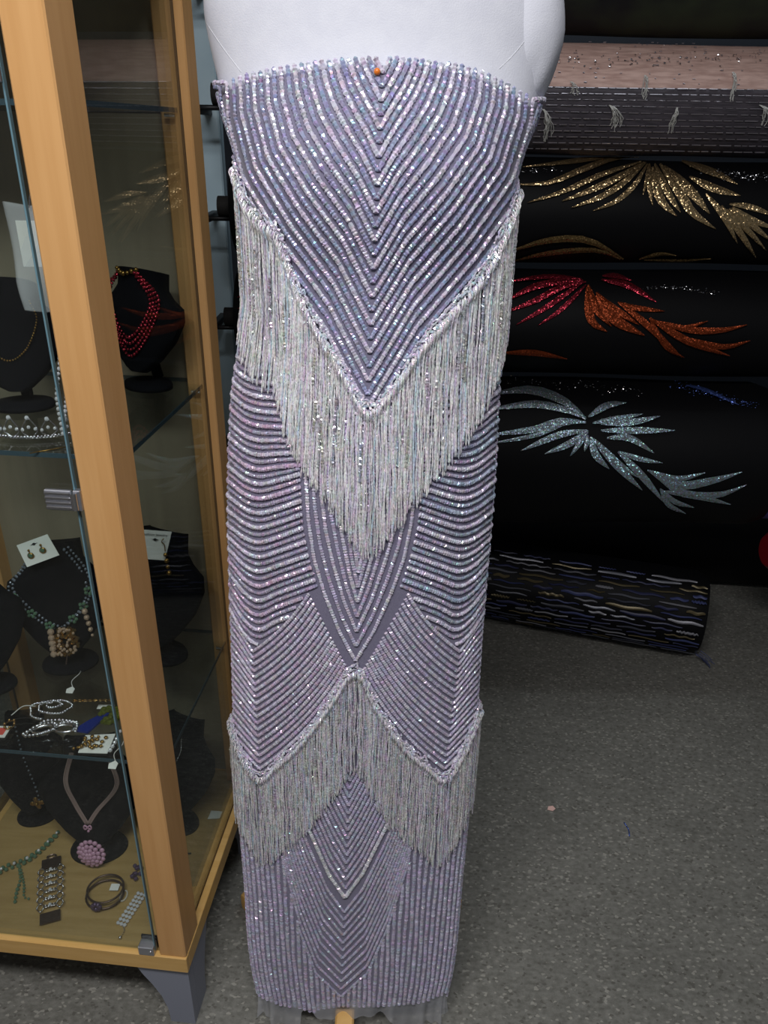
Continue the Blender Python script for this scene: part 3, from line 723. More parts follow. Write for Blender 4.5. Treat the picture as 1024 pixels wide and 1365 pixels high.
# tiara: rhinestone band with scrolled points
c0_ = atz(40, 588, ZS1); mb = MB(); band = []
for a in np.linspace(-1.25, 1.25, 46):
    p = c0_+np.array([.088*math.sin(a)-.01, .075*(1-math.cos(a)), .004]); band.append(p)
band = np.array(band); mb.tube(band, .0014, 6); beads_on(mb, band+[0, -.001, .002], .0021, .0042)
ti = single('tiara', mb, M_silver, 'silver rhinestone tiara with scrolled points at the front of the upper shelf', 'tiara')
mb = MB(); gm = MB()
for k in range(1, 9):
    i = int(k*45/9); p = band[i]; q = band[min(45, i+4)]; hh = .030-.0022*abs(k-4.5)**1.4
    for s_ in (-1, 1):
        d = (q-p)/np.linalg.norm(q-p)*s_
        mb.tube(smoothpath([p, p+d*.010+[0, 0, hh*.35], p+d*.006+[0, 0, hh*.7], p+[0, 0, hh]], 10), .0011, 5); gm.ball(p+d*.008+[0, -.002, hh*.45], .0024, 6, 4)
    gm.ball(p+[0, -.002, hh], .0032, 6, 4); gm.ball(p+[0, -.002, hh*.55], .0026, 6, 4)
mkobj('scroll_points', mb, M_silver, ti, True); mkobj('rhinestones', gm, M_crystal, ti)
# clear plastic sleeve hanging behind the door, gem drop beside the post
c = aty(50, 345, 1.02); P_ = []
for v in np.linspace(0, 1, 12):
    P_.append([c+np.array([(u-.5)*.062*(1 if v < .75 else 1-.8*(v-.75)), .006*math.sin(4*u+5*v)*(.3+v), .062-.13*v+.01*abs(u-.5)]) for u in np.linspace(0, 1, 12)])
fP = np.array(P_); bP = fP[:, ::-1]+[0, .004, 0]
pk = single('plastic_sleeve', MB().grid(np.concatenate([fP, bP], 1), True), M_plastic, 'clear plastic sleeve hanging behind the post on the upper shelf', 'bag')
mkobj('insert_card', MB().box(c+[-.020, .0012, -.01], c+[.016, .0024, .045]), M_card, pk)
mkobj('hook', MB().tube(smoothpath([c+[0, .002, .06], c+[.004, .002, .075], c+[.012, .002, .078], c+[.014, .002, .068]], 12), .001, 5), M_silver, pk, True)
mb = MB(); p0 = aty(80, 478, .985); p1 = aty(84, 578, .985)
beads_on(mb, smoothpath([p0, (p0+p1)/2+[-.006, 0, 0], p1], 20), .003, .0062); beads_on(mb, smoothpath([p0+[.007, 0, 0], (p0+p1)/2+[.006, 0, 0], p1], 20), .0028, .006)
single('crystal_strand', mb, M_crystal, 'crystal bead strand hanging beside the front post on the upper shelf', 'necklace', smooth=False)
p = atz(14, 613, ZS1); q = p+np.array([.045, .018, .001])
single('gold_pin', MB().tube([p+[.016, .02, .0012], p+[.055, .045, .0012]], .0008, 5), M_oldgold, 'thin gold stick pin lying before the tiara', 'pin')
# top shelf bust
q_ = TC(np.array([-.36, .20, 0])); b6, on6 = bust(q_[0], q_[1], 1.4765, .14, .11, .1, .3, 'black velvet necklace bust on the topmost glass shelf', 1)

# lower shelf
b3, on3 = bust(92, 893, ZS2, .185, .215, .18, .32, 'black velvet bust on the lower shelf with beads and a white card on top')
pa = smoothpath([on3(-.62, .93), on3(-.95, .78), on3(-.86, .62), on3(-.40, .36), on3(-.02, .27)], 50); pb = smoothpath([on3(.62, .95), on3(.80, .76), on3(.62, .58), on3(.48, .42), on3(.16, .30)], 50)
mb = MB()
for pth in (pa, pb):
    for off in (-.004, .004): beads_on(mb, pth+[off, 0, off*.6], .0027, .0068)
nk = single('bead_necklace', mb, M_greybead, 'smoky double strand bead necklace with gold pendant on the lower bust', 'necklace')
gb = MB(); 
for pth in (pa, pb):
    for f in (.55, .72, .9):
        p = pth[int(f*49)]
        for k in range(5): gb.ball(p+[.006*math.cos(k*1.26), -.003, .006*math.sin(k*1.26)], .0036, 6, 4)
o = mkobj('green_clusters', gb, M_greenbead, nk); o['kind'] = 'stuff'
gb = MB(); pc = MB(); dn = (on3(.1, .05)-on3(.1, .25)); ln = np.linalg.norm(dn)
for k in range(70):
    v = rnd.random(); wv = .014*(1+.7*math.sin(v*2.6)); u = rnd.uniform(-1, 1); p = on3(.12+.0*v, .28-.24*v, .006)+np.array([u*wv, -.003*rnd.random(), rnd.uniform(-.003, .003)])
    gb.ball(p, .0034+.0018*rnd.random(), 6, 4)
for k in range(5): p = on3(-.10, .25-.05*k, .010)+np.array([-.010-.001*k, 0, 0]); pc.ball(p, .0062, 8, 5)
cs = MB()
for k in range(44):
    v = rnd.random(); wv = .013*(1+.7*math.sin(v*2.6)); u = rnd.uniform(-1, 1); cs.ball(on3(.12, .28-.24*v, .0125)+np.array([u*wv, 0, 0]), .0022+.0012*rnd.random(), 6, 4)
mkobj('pendant', gb, M_gold, nk); mkobj('pendant_stones', cs, M_peach, nk); mkobj('peach_stones', pc, M_peach, nk)
mkobj('tail_chain', MB().tube(smoothpath([on3(.24, .08, .004), on3(.28, -.04, .012)], 6), .0012, 5), M_bronze, nk)
mb = MB(); pd = aty(113, 815, float(on3(.6, .3)[1])-.012)
for k, r in enumerate((.0058, .0054, .005, .0046, .003)): mb.ball(pd+[.0015*k, 0, -.0125*k], r, 8, 5)
er = single('drop_earring', mb, M_peach, 'long peach stone drop earring hanging right of the gold pendant', 'earring')
mkobj('hook', MB().tube(smoothpath([pd+[0, 0, .004], pd+[.002, .002, .012], pd+[.004, .006, .008]], 8), .0007, 5), M_gold, er)
def card(name, corners, label, t=.0012):
    """earring card: corners given as 4 world points (top-left, top-right, bottom-right, bottom-left)"""
    a, b_, c_, d_ = [np.array(q, float) for q in corners]; n = np.cross(b_-a, d_-a); n /= np.linalg.norm(n)
    if n[1] > 0: n = -n
    mb = MB().add([a, b_, c_, d_, a-n*t, b_-n*t, c_-n*t, d_-n*t], [(0, 3, 2, 1), (4, 5, 6, 7), (0, 1, 5, 4), (1, 2, 6, 5), (2, 3, 7, 6), (3, 0, 4, 7)])
    o = tag(mkobj(name, mb, M_card), label, 'card'); return o, (lambda u, v, off=.0006: a+(b_-a)*u+(d_-a)*v+n*off), n
yb = float(on3(0, 1)[1])-.012; 
def cpt(px, py, y0=yb, tilt=.0006): return aty(px, py, y0+(py-735)*-tilt)
cd1, K, n_ = card('earring_card', [cpt(22, 727), cpt(63, 712), cpt(79, 740), cpt(36, 756)], 'white earring card tilted on top of the lower shelf bust')
def punch(o, K, n_, u, v, s_=1.0):   # the hanging slot printed black
    pts = [(-.13, 0), (-.05, -.02), (-.02, -.055), (.02, -.055), (.05, -.02), (.13, 0), (.05, .02), (.02, .055), (-.02, .055), (-.05, .02)]
    mkobj('hang_slot', MB().add([K(u+a*s_, v+b_*s_) for a, b_ in pts], [tuple(range(10))]), M_ink, o)
punch(cd1, K, n_, .50, .20)
for nm, u, v in (('first', .28, .62), ('second', .68, .58)):
    mb = MB().ball(K(u, v, .003), .0062, 9, 6, (1, .5, 1)); mb.ball(K(u, v-.24, .002), .0022, 7, 5); mb.tube([K(u, v-.2, .002), K(u, v, .002)], .0009, 5)
    e_ = single('heart_earring', mb, M_oldgold, 'gold earring at '+('left' if u < .5 else 'right')+' on the white card topping the lower bust', 'earring')
    mkobj('stone', MB().ball(K(u, v, .0055), .0042, 8, 5, (1, .4, 1)), M_greenbead, e_)
# right lower bust behind the side pane with card and earring
b4, on4 = bust(208, 880, ZS2, .19, .222, -.40, .32, 'black velvet bust behind the side pane on the lower shelf')
yc_ = aty(205, 735, 1.13)
cd2, K2, n2_ = card('earring_card', [aty(186, 706, 1.133), aty(229, 709, 1.147), aty(220, 747, 1.142), aty(191, 745, 1.128)], 'white earring card behind the side pane, right of the front post')
punch(cd2, K2, n2_, .45, .30, .9)
fcv = bpy.data.curves.new('lettering', 'FONT'); fcv.body = 'Fashion Jewelry'; fcv.size = 1; fcv.shear = .25; fo = bpy.data.objects.new('lettering', fcv); C.objects.link(fo)
bpy.context.view_layer.update(); tm = bpy.data.meshes.new_from_object(fo.evaluated_get(bpy.context.evaluated_depsgraph_get())); bpy.data.objects.remove(fo)
tv = np.array([v.co[:] for v in tm.vertices]); tw = tv[:, 0].max(); tf = [tuple(p_.vertices) for p_ in tm.polygons]
mb = MB().add([K2(.06+.80*x/tw, .17-.80*y/tw*1.0, .0009) for x, y, _ in tv], tf); mkobj('printed_line', mb, M_ink, cd2)
mb = MB(); p = K2(.72, .45, .003); mb.tube(smoothpath([p+[0, 0, .012], p+[-.004, 0, .006], p+[0, 0, 0], p+[0, 0, -.012]], 14), .0009, 5)
for k in range(4): mb.ball(p+[.0008*k, -.001, -.018-.0115*k], .0038+.0006*(k % 2), 7, 5)
single('gold_drop_earring', mb, M_oldgold, 'gold drop earring hooked on the white card behind the side pane', 'earring')
# left edge bust of the lower shelf
b5, on5 = bust(-14, 925, ZS2, .16, .20, .25, .30, 'black velvet bust cut by the left edge of the photo on the lower shelf')
# small things lying on the lower shelf
def tagcard(name, px, py, z, label, dx=.006, sl=((0, 0), (-.004, .02))):
    p = atz(px, py, z+.001); mb = MB().prism([(-dx, -.006), (dx, -.007), (dx*1.15, .003), (.001, .009), (-dx*1.2, .002)], lambda v: p+np.stack([v[:, 0], v[:, 1], v[:, 2]+.002*(v[:, 1] > 0)], 1), .0008)
    o = tag(mkobj(name, mb, M_card), label, 'tag'); mkobj('string', MB().tube(smoothpath([p+[.001, .008, .002], p+[-.004, .02, .006], p+[.004, .034, .010], p+[.003, .046, .008]], 16), .0007, 5), M_string, o, True); return o
tagcard('price_tag', 94, 921, ZS2, 'white price tag on a string before the lower bust foot')
mb = MB(); p0, p1 = atz(100, 934, ZS2+.003), atz(148, 933, ZS2+.003)
for u in np.linspace(0, 1, 8): p = p0+(p1-p0)*u; mb.tube([p+[.0036*math.cos(a), .0028*math.sin(a), .0005*math.sin(a*3)] for a in np.linspace(0, 6.28, 9)[:-1]], .0013, 5, closed=True)
mb.tube([p0, p1], .0008, 5); single('gold_link_bracelet', mb, M_gold, 'gold link bracelet lying straight across the lower shelf', 'bracelet')
c = atz(70, 943, ZS2+.012); mb = MB(); sp = []
for a in np.linspace(.6, 17, 150): r = .0024*a; sp.append(c+[r*math.cos(a)*(1+.08*math.sin(5*a)), r*.62*math.sin(a), .010-.0008*a+.001*math.sin(2.5*a)])
beads_on(mb, np.array(sp), .0025, .0042); mb.tube(np.array(sp)-[0, 0, .0012], .0016, 5)
cb = single('rose_hair_comb', mb, M_silver, 'silver rhinestone rose ornament lying on the lower shelf', 'ornament')
mkobj('wire', MB().tube(smoothpath([c+[-.028, 0, .002], c+[-.05, .002, 0], c+[-.066, -.012, -.008]], 14), .0009, 5), M_string, cb, True)
c = atz(74, 972, ZS2+.006); mb = MB()
def loop(cx_, cy_, a_, b_, rot, n=22): return np.array([c+[cx_+a_*math.cos(t)*math.cos(rot)-b_*math.sin(t)*math.sin(rot), cy_+a_*math.cos(t)*math.sin(rot)+b_*math.sin(t)*math.cos(rot), .002] for t in np.linspace(0, 6.28, n)[:-1]])
for q in (loop(-.018, -.003, .016, .009, .35), loop(.016, .000, .015, .009, .0)): mb.tube(q, .0028, 5, closed=True)
for q in ([(-.045, -.016), (-.030, .004), (-.010, .012), (.0, .006)], [(-.040, -.020), (-.020, -.016), (-.002, -.004)], [(.0, .006), (.015, .014), (.032, .010), (.036, -.008)], [(-.030, .004), (-.022, .016), (.005, .018), (.030, .014)]):
    beads_on(mb, np.array([c+[a, b_, .003] for a, b_ in smoothpath(np.array(q), 24)]), .0034, .0052)
mk = single('filigree_mask', mb, M_silver, 'small silver filigree eye mask before the rhinestone rose', 'mask')
c = atz(122, 966, ZS2+.001)
single('blue_packet', MB().prism([(-.022, -.020), (.002, -.022), (.024, .022), (.012, .024), (-.010, .0)], lambda v: c+np.stack([v[:, 0], v[:, 1], v[:, 2]+.12*np.abs(v[:, 0])], 1), .004), M_blue, 'shiny blue foil packet on the lower shelf beside the mask', 'packet', smooth=False)
c = atz(147, 957, ZS2+.001); mb = MB()
for k in range(26): mb.ball(c+[rnd.uniform(-.016, .016), rnd.uniform(-.018, .018), .004+.004*rnd.random()], .0045+.002*rnd.random(), 6, 4, (1, 1, .8))
single('olive_brooch', mb, M_olive, 'olive green beaded brooch on the lower shelf against the front post', 'brooch', smooth=False)
c = atz(141, 943, ZS2+.009); single('paper_strip', MB().box(c+[-.014, -.004, -.0005], c+[.014, .006, .0007]), M_card, 'white paper strip behind the olive brooch', 'paper')
q4 = [atz(104, 1003, ZS2+.002), atz(114, 980, ZS2+.002), atz(154, 978, ZS2+.003), atz(143, 1004, ZS2+.002)]
mb = MB().add(q4+[q-np.array([0, 0, .0012]) for q in q4], [(0, 3, 2, 1), (4, 5, 6, 7), (0, 1, 5, 4), (1, 2, 6, 5), (2, 3, 7, 6), (3, 0, 4, 7)])
tag(mkobj('jewellery_card', mb, M_card), 'white jewellery card lying flat at the lower shelf front', 'card')
mb = MB(); c = atz(124, 990, ZS2+.006)
for k in range(16): mb.ball(c+[-.020+.040*rnd.random(), -.012+.028*rnd.random(), .001], .0036, 6, 4, (1, 1, .6))
beads_on(mb, smoothpath([c+[-.026, -.014, 0], c+[-.006, -.004, .001], c+[.004, .014, 0]], 20), .0026, .005)
single('gold_cluster_earring', mb, M_oldgold, 'gold cluster earring on the flat white card', 'earring')
mb = MB(); beads_on(mb, smoothpath([atz(147, 1000, ZS2+.004), atz(153, 990, ZS2+.004), atz(160, 975, ZS2+.004)], 12), .0034, .0066); single('pearl_strand', mb, M_crystal, 'short pearl strand beside the post on the lower shelf', 'bracelet')
tagcard('price_tag', 151, 1021, ZS2, 'white price tag at the front edge of the lower shelf by the post')
c = atz(4, 976, ZS2+.002); rc = tag(mkobj('pink_card', MB().box(c+[-.014, -.012, -.001], c+[.008, .014, .0006]), M_card), 'small card with a red square at the left edge of the lower shelf', 'card')
mkobj('red_square', MB().box(c+[-.012, -.007, .0006], c+[.003, .009, .0012]), M_redcard, rc)
mb = MB(); c = atz(13, 966, ZS2+.006)
mb.tube([c+[.008*math.cos(a), .010*math.sin(a), 0] for a in np.linspace(0, 6.28, 17)[:-1]], .0014, 5, closed=True)
for a in np.linspace(0, 6.28, 7)[:-1]: mb.ball(c+[.008*math.cos(a), .010*math.sin(a), .002], .0026, 6, 4)
single('gold_ring_charm', mb, M_gold, 'gold beaded ring beside the red square card', 'ring')

# case floor
b7, on7 = bust(130, 1142, ZT1, .20, .215, .12, .40, 'black velvet bust on the case floor with a pink flower pendant')
L_ = smoothpath([on7(-.45, .92), on7(-.40, .66), on7(-.28, .44), on7(-.10, .24)], 30); R2 = smoothpath([on7(.76, .80), on7(.54, .58), on7(.16, .36), on7(-.07, .24)], 30)
mb = MB()
for q in (L_, R2):
    for o_ in (-.003, 0, .003): mb.tube(q+[o_, -.001*abs(o_)/.003, 0], .0016, 5)
nk = single('ribbon_necklace', mb, M_ribbon, 'mauve cord necklace with pink flower pendant on the case floor bust', 'necklace')
k0 = on7(-.09, .22, .006); mb = MB()
mb.tube([k0+[.007*math.cos(a), -.002, .005*math.sin(2*a)] for a in np.linspace(0, 6.28, 17)[:-1]], .0016, 5, closed=True); mb.ball(k0+[0, -.001, -.010], .003, 6, 4)
mkobj('bail', mb, M_pink, nk, True)
fc = on7(-.11, -.015, .016); mb = MB(); fl = (on7(0, .3)-on7(0, .1)); up_ = fl/np.linalg.norm(fl); rt_ = EX; nf_ = np.cross(rt_, up_); nf_ = nf_ if nf_[1] < 0 else -nf_
for ring, (rr, np_, h_) in enumerate(((.0235, 16, 0), (.017, 12, .005), (.0105, 8, .008), (.004, 4, .010))):
    for k in range(np_):
        a = 6.283*k/np_+ring*.3; p = fc+rt_*rr*math.cos(a)+up_*rr*math.sin(a)+nf_*h_; mb.ball(p, .0052, 7, 5, (1, .7, 1))
mkobj('flower_pendant', mb, M_pink, nk, True)
b8, on8 = bust(48, 1098, ZT1, .145, .21, .2, .40, 'black velvet bust on the case floor at the left edge with a gold cross')
q = smoothpath([on8(-.2, .95), on8(0, .6), on8(.36, .22), on8(.50, .10)], 30); mb = beads_on(MB(), q, .0022, .009)
cr = single('cross_necklace', mb, M_greybead, 'dark bead necklace with gold cross pendant on the left floor bust', 'necklace')
c = aty(50, 1070, float(on8(.5, .1)[1])-.012); mb = MB()
for k in range(4):
    a = k*1.571+.2
    for r in (.005, .010): mb.ball(c+[r*math.cos(a), -.001, r*math.sin(a)], .0052, 7, 5, (1, .5, 1))
mb.ball(c+[0, -.004, 0], .004, 7, 5); mkobj('cross_pendant', mb, M_oldgold, cr, True)
zf = ZT1+.003
mb = MB(); pth = smoothpath([atz(x, y, zf+.002) for x, y in ((2, 1160), (12, 1155), (30, 1149), (50, 1137), (66, 1122), (76, 1112))], 40)
for off in (-.005, .005): beads_on(mb, pth+[0, off, 0], .0042, .0092)
gnk = single('green_bead_bracelet', mb, M_greenbead, 'green pearl bead bracelet sprawled on the case floor', 'bracelet', smooth=False)
mb = MB(); beads_on(mb, pth+[0, 0, .004], .0030, .017); mkobj('pearls', mb, M_crystal, gnk, True)
mb = MB(); p2 = smoothpath([atz(x, y, zf) for x, y in ((26, 1155), (27, 1172), (22, 1190), (20, 1202))], 24); p3 = smoothpath([atz(x, y, zf) for x, y in ((28, 1160), (32, 1180), (32, 1195), (38, 1198))], 24)
beads_on(mb, p2, .0034, .0075); beads_on(mb, p3, .0026, .0065); mkobj('dangles', mb, M_greenbead, gnk)
# silver cuff bracelet: two end plates and rows of wavy links
A_, B_ = atz(69, 1141, zf), atz(67, 1236, zf); ax = (B_-A_); Ln = np.linalg.norm(ax); ax /= Ln; sd = np.array([ax[1], -ax[0], 0]); sd = -sd if sd[0] < 0 else sd
cu = thing('link_cuff_bracelet', 'wide silver link bracelet laid out on the case floor', 'bracelet', A_*.5+B_*.5-[0, 0, .003])
def Q(u, v, h_=0): return A_+ax*Ln*v+sd*u+[0, 0, h_+.001+.004*math.sin(math.pi*v)]
for v0, v1 in ((.05, .19), (.82, .95)):
    mb = MB().add([Q(-.017, v0), Q(.017, v0), Q(.017, v1), Q(-.017, v1), Q(-.017, v0, .002), Q(.017, v0, .002), Q(.017, v1, .002), Q(-.017, v1, .002)], [(0, 3, 2, 1), (4, 5, 6, 7), (0, 1, 5, 4), (1, 2, 6, 5), (2, 3, 7, 6), (3, 0, 4, 7)]); mkobj('end_plate', mb, M_bronze, cu)
mkobj('clasp', MB().tube([Q(.008*math.cos(a), .02+.03*math.sin(a), .001) for a in np.linspace(0, 6.28, 11)[:-1]], .0016, 5, closed=True), M_bronze, cu)
for k in range(6):
    for s_ in (-1, 1):
        pts = [Q(s_*u, .22+.10*k+.035*math.sin(w_), .002) for u, w_ in zip(np.linspace(.002, .022, 14), np.linspace(0, 6.6, 14))]
        pts2 = [Q(s_*u, .26+.10*k-.035*math.sin(w_), .002) for u, w_ in zip(np.linspace(.002, .022, 14), np.linspace(0, 6.6, 14))]
        mb = MB().tube(pts, .0013, 5); mb.tube(pts2, .0013, 5); mb.ball(Q(s_*.022, .24+.10*k, .002), .0022, 6, 4); mkobj('link', mb, M_silver, cu, True)
mb = MB()
for k in range(6): mb.ball(Q(0, .24+.10*k, .004), .0034, 7, 5)
mkobj('centre_stones', mb, M_crystal, cu)
# bangle
c = atz(140, 1192, zf+.004); bn = thing('hinged_bangle', 'dark bronze double bangle with a flower and price tag on the case floor', 'bangle', c-[0, 0, .006])
for dz, rr in ((0, .033), (.008, .032)): mkobj('hoop', MB().tube([c+[rr*math.cos(a), rr*.92*math.sin(a)+dz*.7, dz] for a in np.linspace(0, 6.283, 37)[:-1]], .0019, 6, closed=True), M_bronze, bn, True)
mb = MB(); f0 = c+[-.004, -.031, .008]
for k in range(7): mb.ball(f0+[.006*math.cos(k*.9), -.001, .006*math.sin(k*.9)], .0045, 7, 5)
mkobj('flower', mb, M_charm, bn, True)
mkobj('price_tag', MB().box(c+[.004, .010, -.003], c+[.020, .024, -.002]), M_card, bn)
p = atz(165, 1195, zf); single('clear_ring', MB().tube([p+[.006*math.cos(a), .011*math.sin(a), .002] for a in np.linspace(0, 6.28, 15)[:-1]], .0016, 5, closed=True), M_plastic, 'clear plastic ring touching the right of the bangle', 'ring')
p = atz(183, 1163, zf+.003); mb = MB()
for k in range(12): mb.ball(p+[rnd.uniform(-.008, .008), rnd.uniform(-.016, .016), .003*rnd.random()], .0045, 6, 4, (1, 1, .8))
single('purple_charm', mb, M_charm, 'dark purple charm on the case floor against the front post', 'charm', smooth=False)
A_, B_ = atz(162, 1232, zf), atz(197, 1180, zf); d_ = (B_-A_)/np.linalg.norm(B_-A_); s2 = np.array([d_[1], -d_[0], 0]); mb = MB()
for i in range(9):
    for j in range(3): mb.ball(A_+d_*i*.0078+s2*(j-1)*.0068+[0, 0, .001], .0036, 6, 4, (1, 1, .8))
rb = single('rhinestone_bracelet', mb, M_crystal, 'three row rhinestone bracelet lying by the lower door clamp', 'bracelet', smooth=False)
mb = MB(); beads_on(mb, smoothpath([A_, atz(166, 1240, zf), atz(160, 1250, zf)], 14), .0012, .003); mb.ball(atz(160, 1250, zf), .003, 7, 5); mkobj('extender_chain', mb, M_silver, rb, True)
b9, on9 = bust(230, 1106, ZT1, .165, .215, -.42, .38, 'black velvet bust behind the side pane on the case floor with silver chain')
single('silver_chain', beads_on(MB(), smoothpath([on9(-.55, .30), on9(-.1, .45), on9(.35, .72), on9(.55, .86)], 40), .0014, .004), M_silver, 'thin silver chain draped across the rightmost floor bust', 'necklace')
p = atz(286, 1087, ZT1+.0006); single('paper_slip', MB().prism([(-.012, -.010), (.012, -.008), (.014, .010), (-.009, .012)], lambda v: p+v, .0008), M_card, 'white paper slip on the case floor beside the rear post', 'paper', smooth=False)
p = atz(250, 1138, ZT1+.0016); single('black_clip', MB().tube(smoothpath([p+[-.008, .006, 0], p+[0, 0, .001], p+[.007, .001, 0]], 8), .0016, 5), M_ink, 'tiny dark clip on the case floor right of the front post', 'clip')

# ------------------------------------------------------------------ fabric bolts on a rack
class Cyl:
    def __init__(s, a, b, R_): s.a = np.array(a, float); s.b = np.array(b, float); s.R = R_; s.ax = (s.b-s.a)/np.linalg.norm(s.b-s.a); s.L = np.linalg.norm(s.b-s.a); s.e1 = np.cross([0, 0, 1.], s.ax); s.e1 /= np.linalg.norm(s.e1); s.e1 = -s.e1 if s.e1[1] > 0 else s.e1; s.e2 = np.cross(s.ax, s.e1); s.e2 = -s.e2 if s.e2[2] < 0 else s.e2
    def pt(s, x, ph, off=0.0): return s.a+s.ax*x+(s.R+off)*(math.cos(ph)*s.e1+math.sin(ph)*s.e2)
    def hit(s, px, py):
        d = ray(px, py); o = O-s.a; dp = d-s.ax*(d@s.ax); op = o-s.ax*(o@s.ax); A = dp@dp; B = dp@op; Cc = op@op-s.R**2; q = B*B-A*Cc
        if q < 0: t = -B/A
        else: t = (-B-math.sqrt(q))/A
        p = o+d*t; r = p-s.ax*(p@s.ax); return p@s.ax, math.atan2(r@s.e2, r@s.e1)
def bolt(label, cy, m, group, lump=.004, seed=0, cat='fabric bolt', core=True):
    t = thing('fabric_bolt', label, cat, (cy.a+cy.b)/2-[0, 0, cy.R], group); n = 56; xs = np.linspace(0, cy.L, 40); rows = []
    for x in xs:
        e = min(x, cy.L-x); rr = -(.012*(1-e/.012)**2 if e < .012 else 0)
        rows.append([cy.pt(x, 2*math.pi*j/n, rr-.001+lump*(.5*math.sin(9*x+seed+2*math.cos(j*.224))+.5*math.sin(4*x-1.3*seed+3*math.sin(j*.1122)))-lump) for j in range(n)])
    mb = MB().grid(np.array(rows), True); mb.f.append(tuple(range(n))); mb.f.append(tuple(39*n+j for j in reversed(range(n))))
    mkobj('cloth_roll', mb, m, t, True, autos=45)
    if core: mkobj('core_tube', MB().tube([cy.a-cy.ax*.045, cy.b+cy.ax*.045], .024, 14), M_core, t, True, autos=45)
    return t
def blade(t, cy, pts, wpx, m, off=.0008, dx=0.0):
    if dx == 0 and m is not M_bluefoil: blade(t, cy, pts, wpx, m, off, -.66)   # the print repeats along the bolt
    pts = np.asarray(pts, float); n = 9; c = smoothpath(pts, n); tg = np.gradient(c, axis=0); tg /= np.linalg.norm(tg, axis=1)[:, None]+1e-9; nn_ = np.c_[-tg[:, 1], tg[:, 0]]
    wv = wpx*.5*np.array([.25, .6, .85, 1, 1, .9, .7, .42, .1])[::1]; V = []
    if max(cy.hit(*q)[0] for q in c)+dx < .03: return
    for k in range(n):
        for s_ in (-1, 1):
            x, ph = cy.hit(*(c[k]+nn_[k]*wv[k]*s_)); V.append(cy.pt(max(.012, x+dx), ph, off+.0006))
        x, ph = cy.hit(*c[k]); V.append(cy.pt(max(.012, x+dx), ph, off+.0018))
    f = []
    for k in range(n-1):
        a, b_ = 3*k, 3*k+3; f += [(a, b_, b_+2, a+2), (a+2, b_+2, b_+1, a+1)]
    mb = MB().add(V, f); nv = mb.verts(); fn = np.cross(nv[3]-nv[0], nv[2]-nv[0])
    if fn@(O-nv[0]) < 0: mb.f = [tuple(reversed(q)) for q in mb.f]
    mkobj('foil_leaf', mb, m, t)
GP = 'sequin leaf fabric bolts on the rack'
XL, XR = -.375, 1.40
cyF = Cyl((XL+.02, 2.10, 1.775), (XR, 2.10, 1.775), .125); bF = bolt('dark green leaf print fabric bolt, topmost on the rack', cyF, M_camo, None, .003, 1)
cyA = Cyl((XL, 2.08, 1.524), (XR, 2.08, 1.524), .1165); bA = bolt('pink sparkly fabric bolt with charcoal net below, second from the top', cyA, M_pinkcloth, None, .0015, 2)
x_, phA = cyA.hit(900, 118); mb = MB(); rows = []
for x in np.linspace(.004, cyA.L-.004, 50): rows.append([cyA.pt(x, phA-u*2.2, .0022+.0012*math.sin(13*x+4*u)+(.0 if u else 0)) for u in np.linspace(0, 1, 26)])
fr = np.array(rows); bk = np.array([[cyA.pt(x, phA-u*2.2, .0006) for u in np.linspace(1, 0, 26)] for x in np.linspace(.004, cyA.L-.004, 50)])
mkobj('net_drape', MB().grid(np.concatenate([fr, bk], 1), True), M_net, bA, True)
mb = MB()
for k in range(11):
    x_, ph = cyA.hit(900, 119+k*8.0)
    x = .01
    while x < cyA.L-.03:
        l_ = rnd.uniform(.008, .03); xs = np.linspace(x, x+l_, 4); mb.tube([cyA.pt(q, ph+.006*math.sin(6*q+k), .0042) for q in xs], .0008+.0005*rnd.random(), 4); x += l_+rnd.uniform(.002, .008)
o = mkobj('silver_thread', mb, M_thread, bA); o['kind'] = 'stuff'
mb = MB()
for k in range(260):
    x = rnd.uniform(.02, cyA.L-.02); ph = rnd.uniform(phA, 1.5); ph = phA+round((ph-phA)/.085)*.085; l_ = rnd.uniform(.002, .007); mb.tube([cyA.pt(x, ph, .001), cyA.pt(x+l_, ph, .001)], rnd.uniform(.0005, .0011), 4)
o = mkobj('sequins', mb, M_thread, bA); o['kind'] = 'stuff'
for px, py, L_, nn_, cu_ in ((812, 140, .055, 12, 1), (902, 143, .055, 10, -.2), (1012, 140, .045, 12, 1.2), (724, 145, .075, 11, .8), (858, 102, .05, 6, .3), (976, 98, .06, 7, .1), (760, 110, .03, 5, .5)):
    x0, ph0 = cyA.hit(px, py); mb = MB()
    for q in range(nn_):
        l_ = L_*rnd.uniform(.6, 1.0); dx = cu_*rnd.uniform(.3, 1)*.035+rnd.uniform(-.006, .006)
        pts = [cyA.pt(x0+rnd.uniform(-.002, .002)+dx*(1-(1-u)**2)+.004*math.sin(5*u+q)*u, ph0-l_*u**1.3/cyA.R, .005+.010*math.sin(3.14*min(1, u*1.2))*rnd.uniform(.3, 1)) for u in np.linspace(0, 1, 9)]
        mb.tube(pts, .0009, 4)
    mkobj('thread_tuft', mb, M_string, bA)
cyB = Cyl((XL-.005, 2.08, 1.277), (XR, 2.08, 1.277), .124); bB = bolt('black fabric bolt with gold foil leaf sprays, below the pink bolt', cyB, M_black, GP, .003, 3)
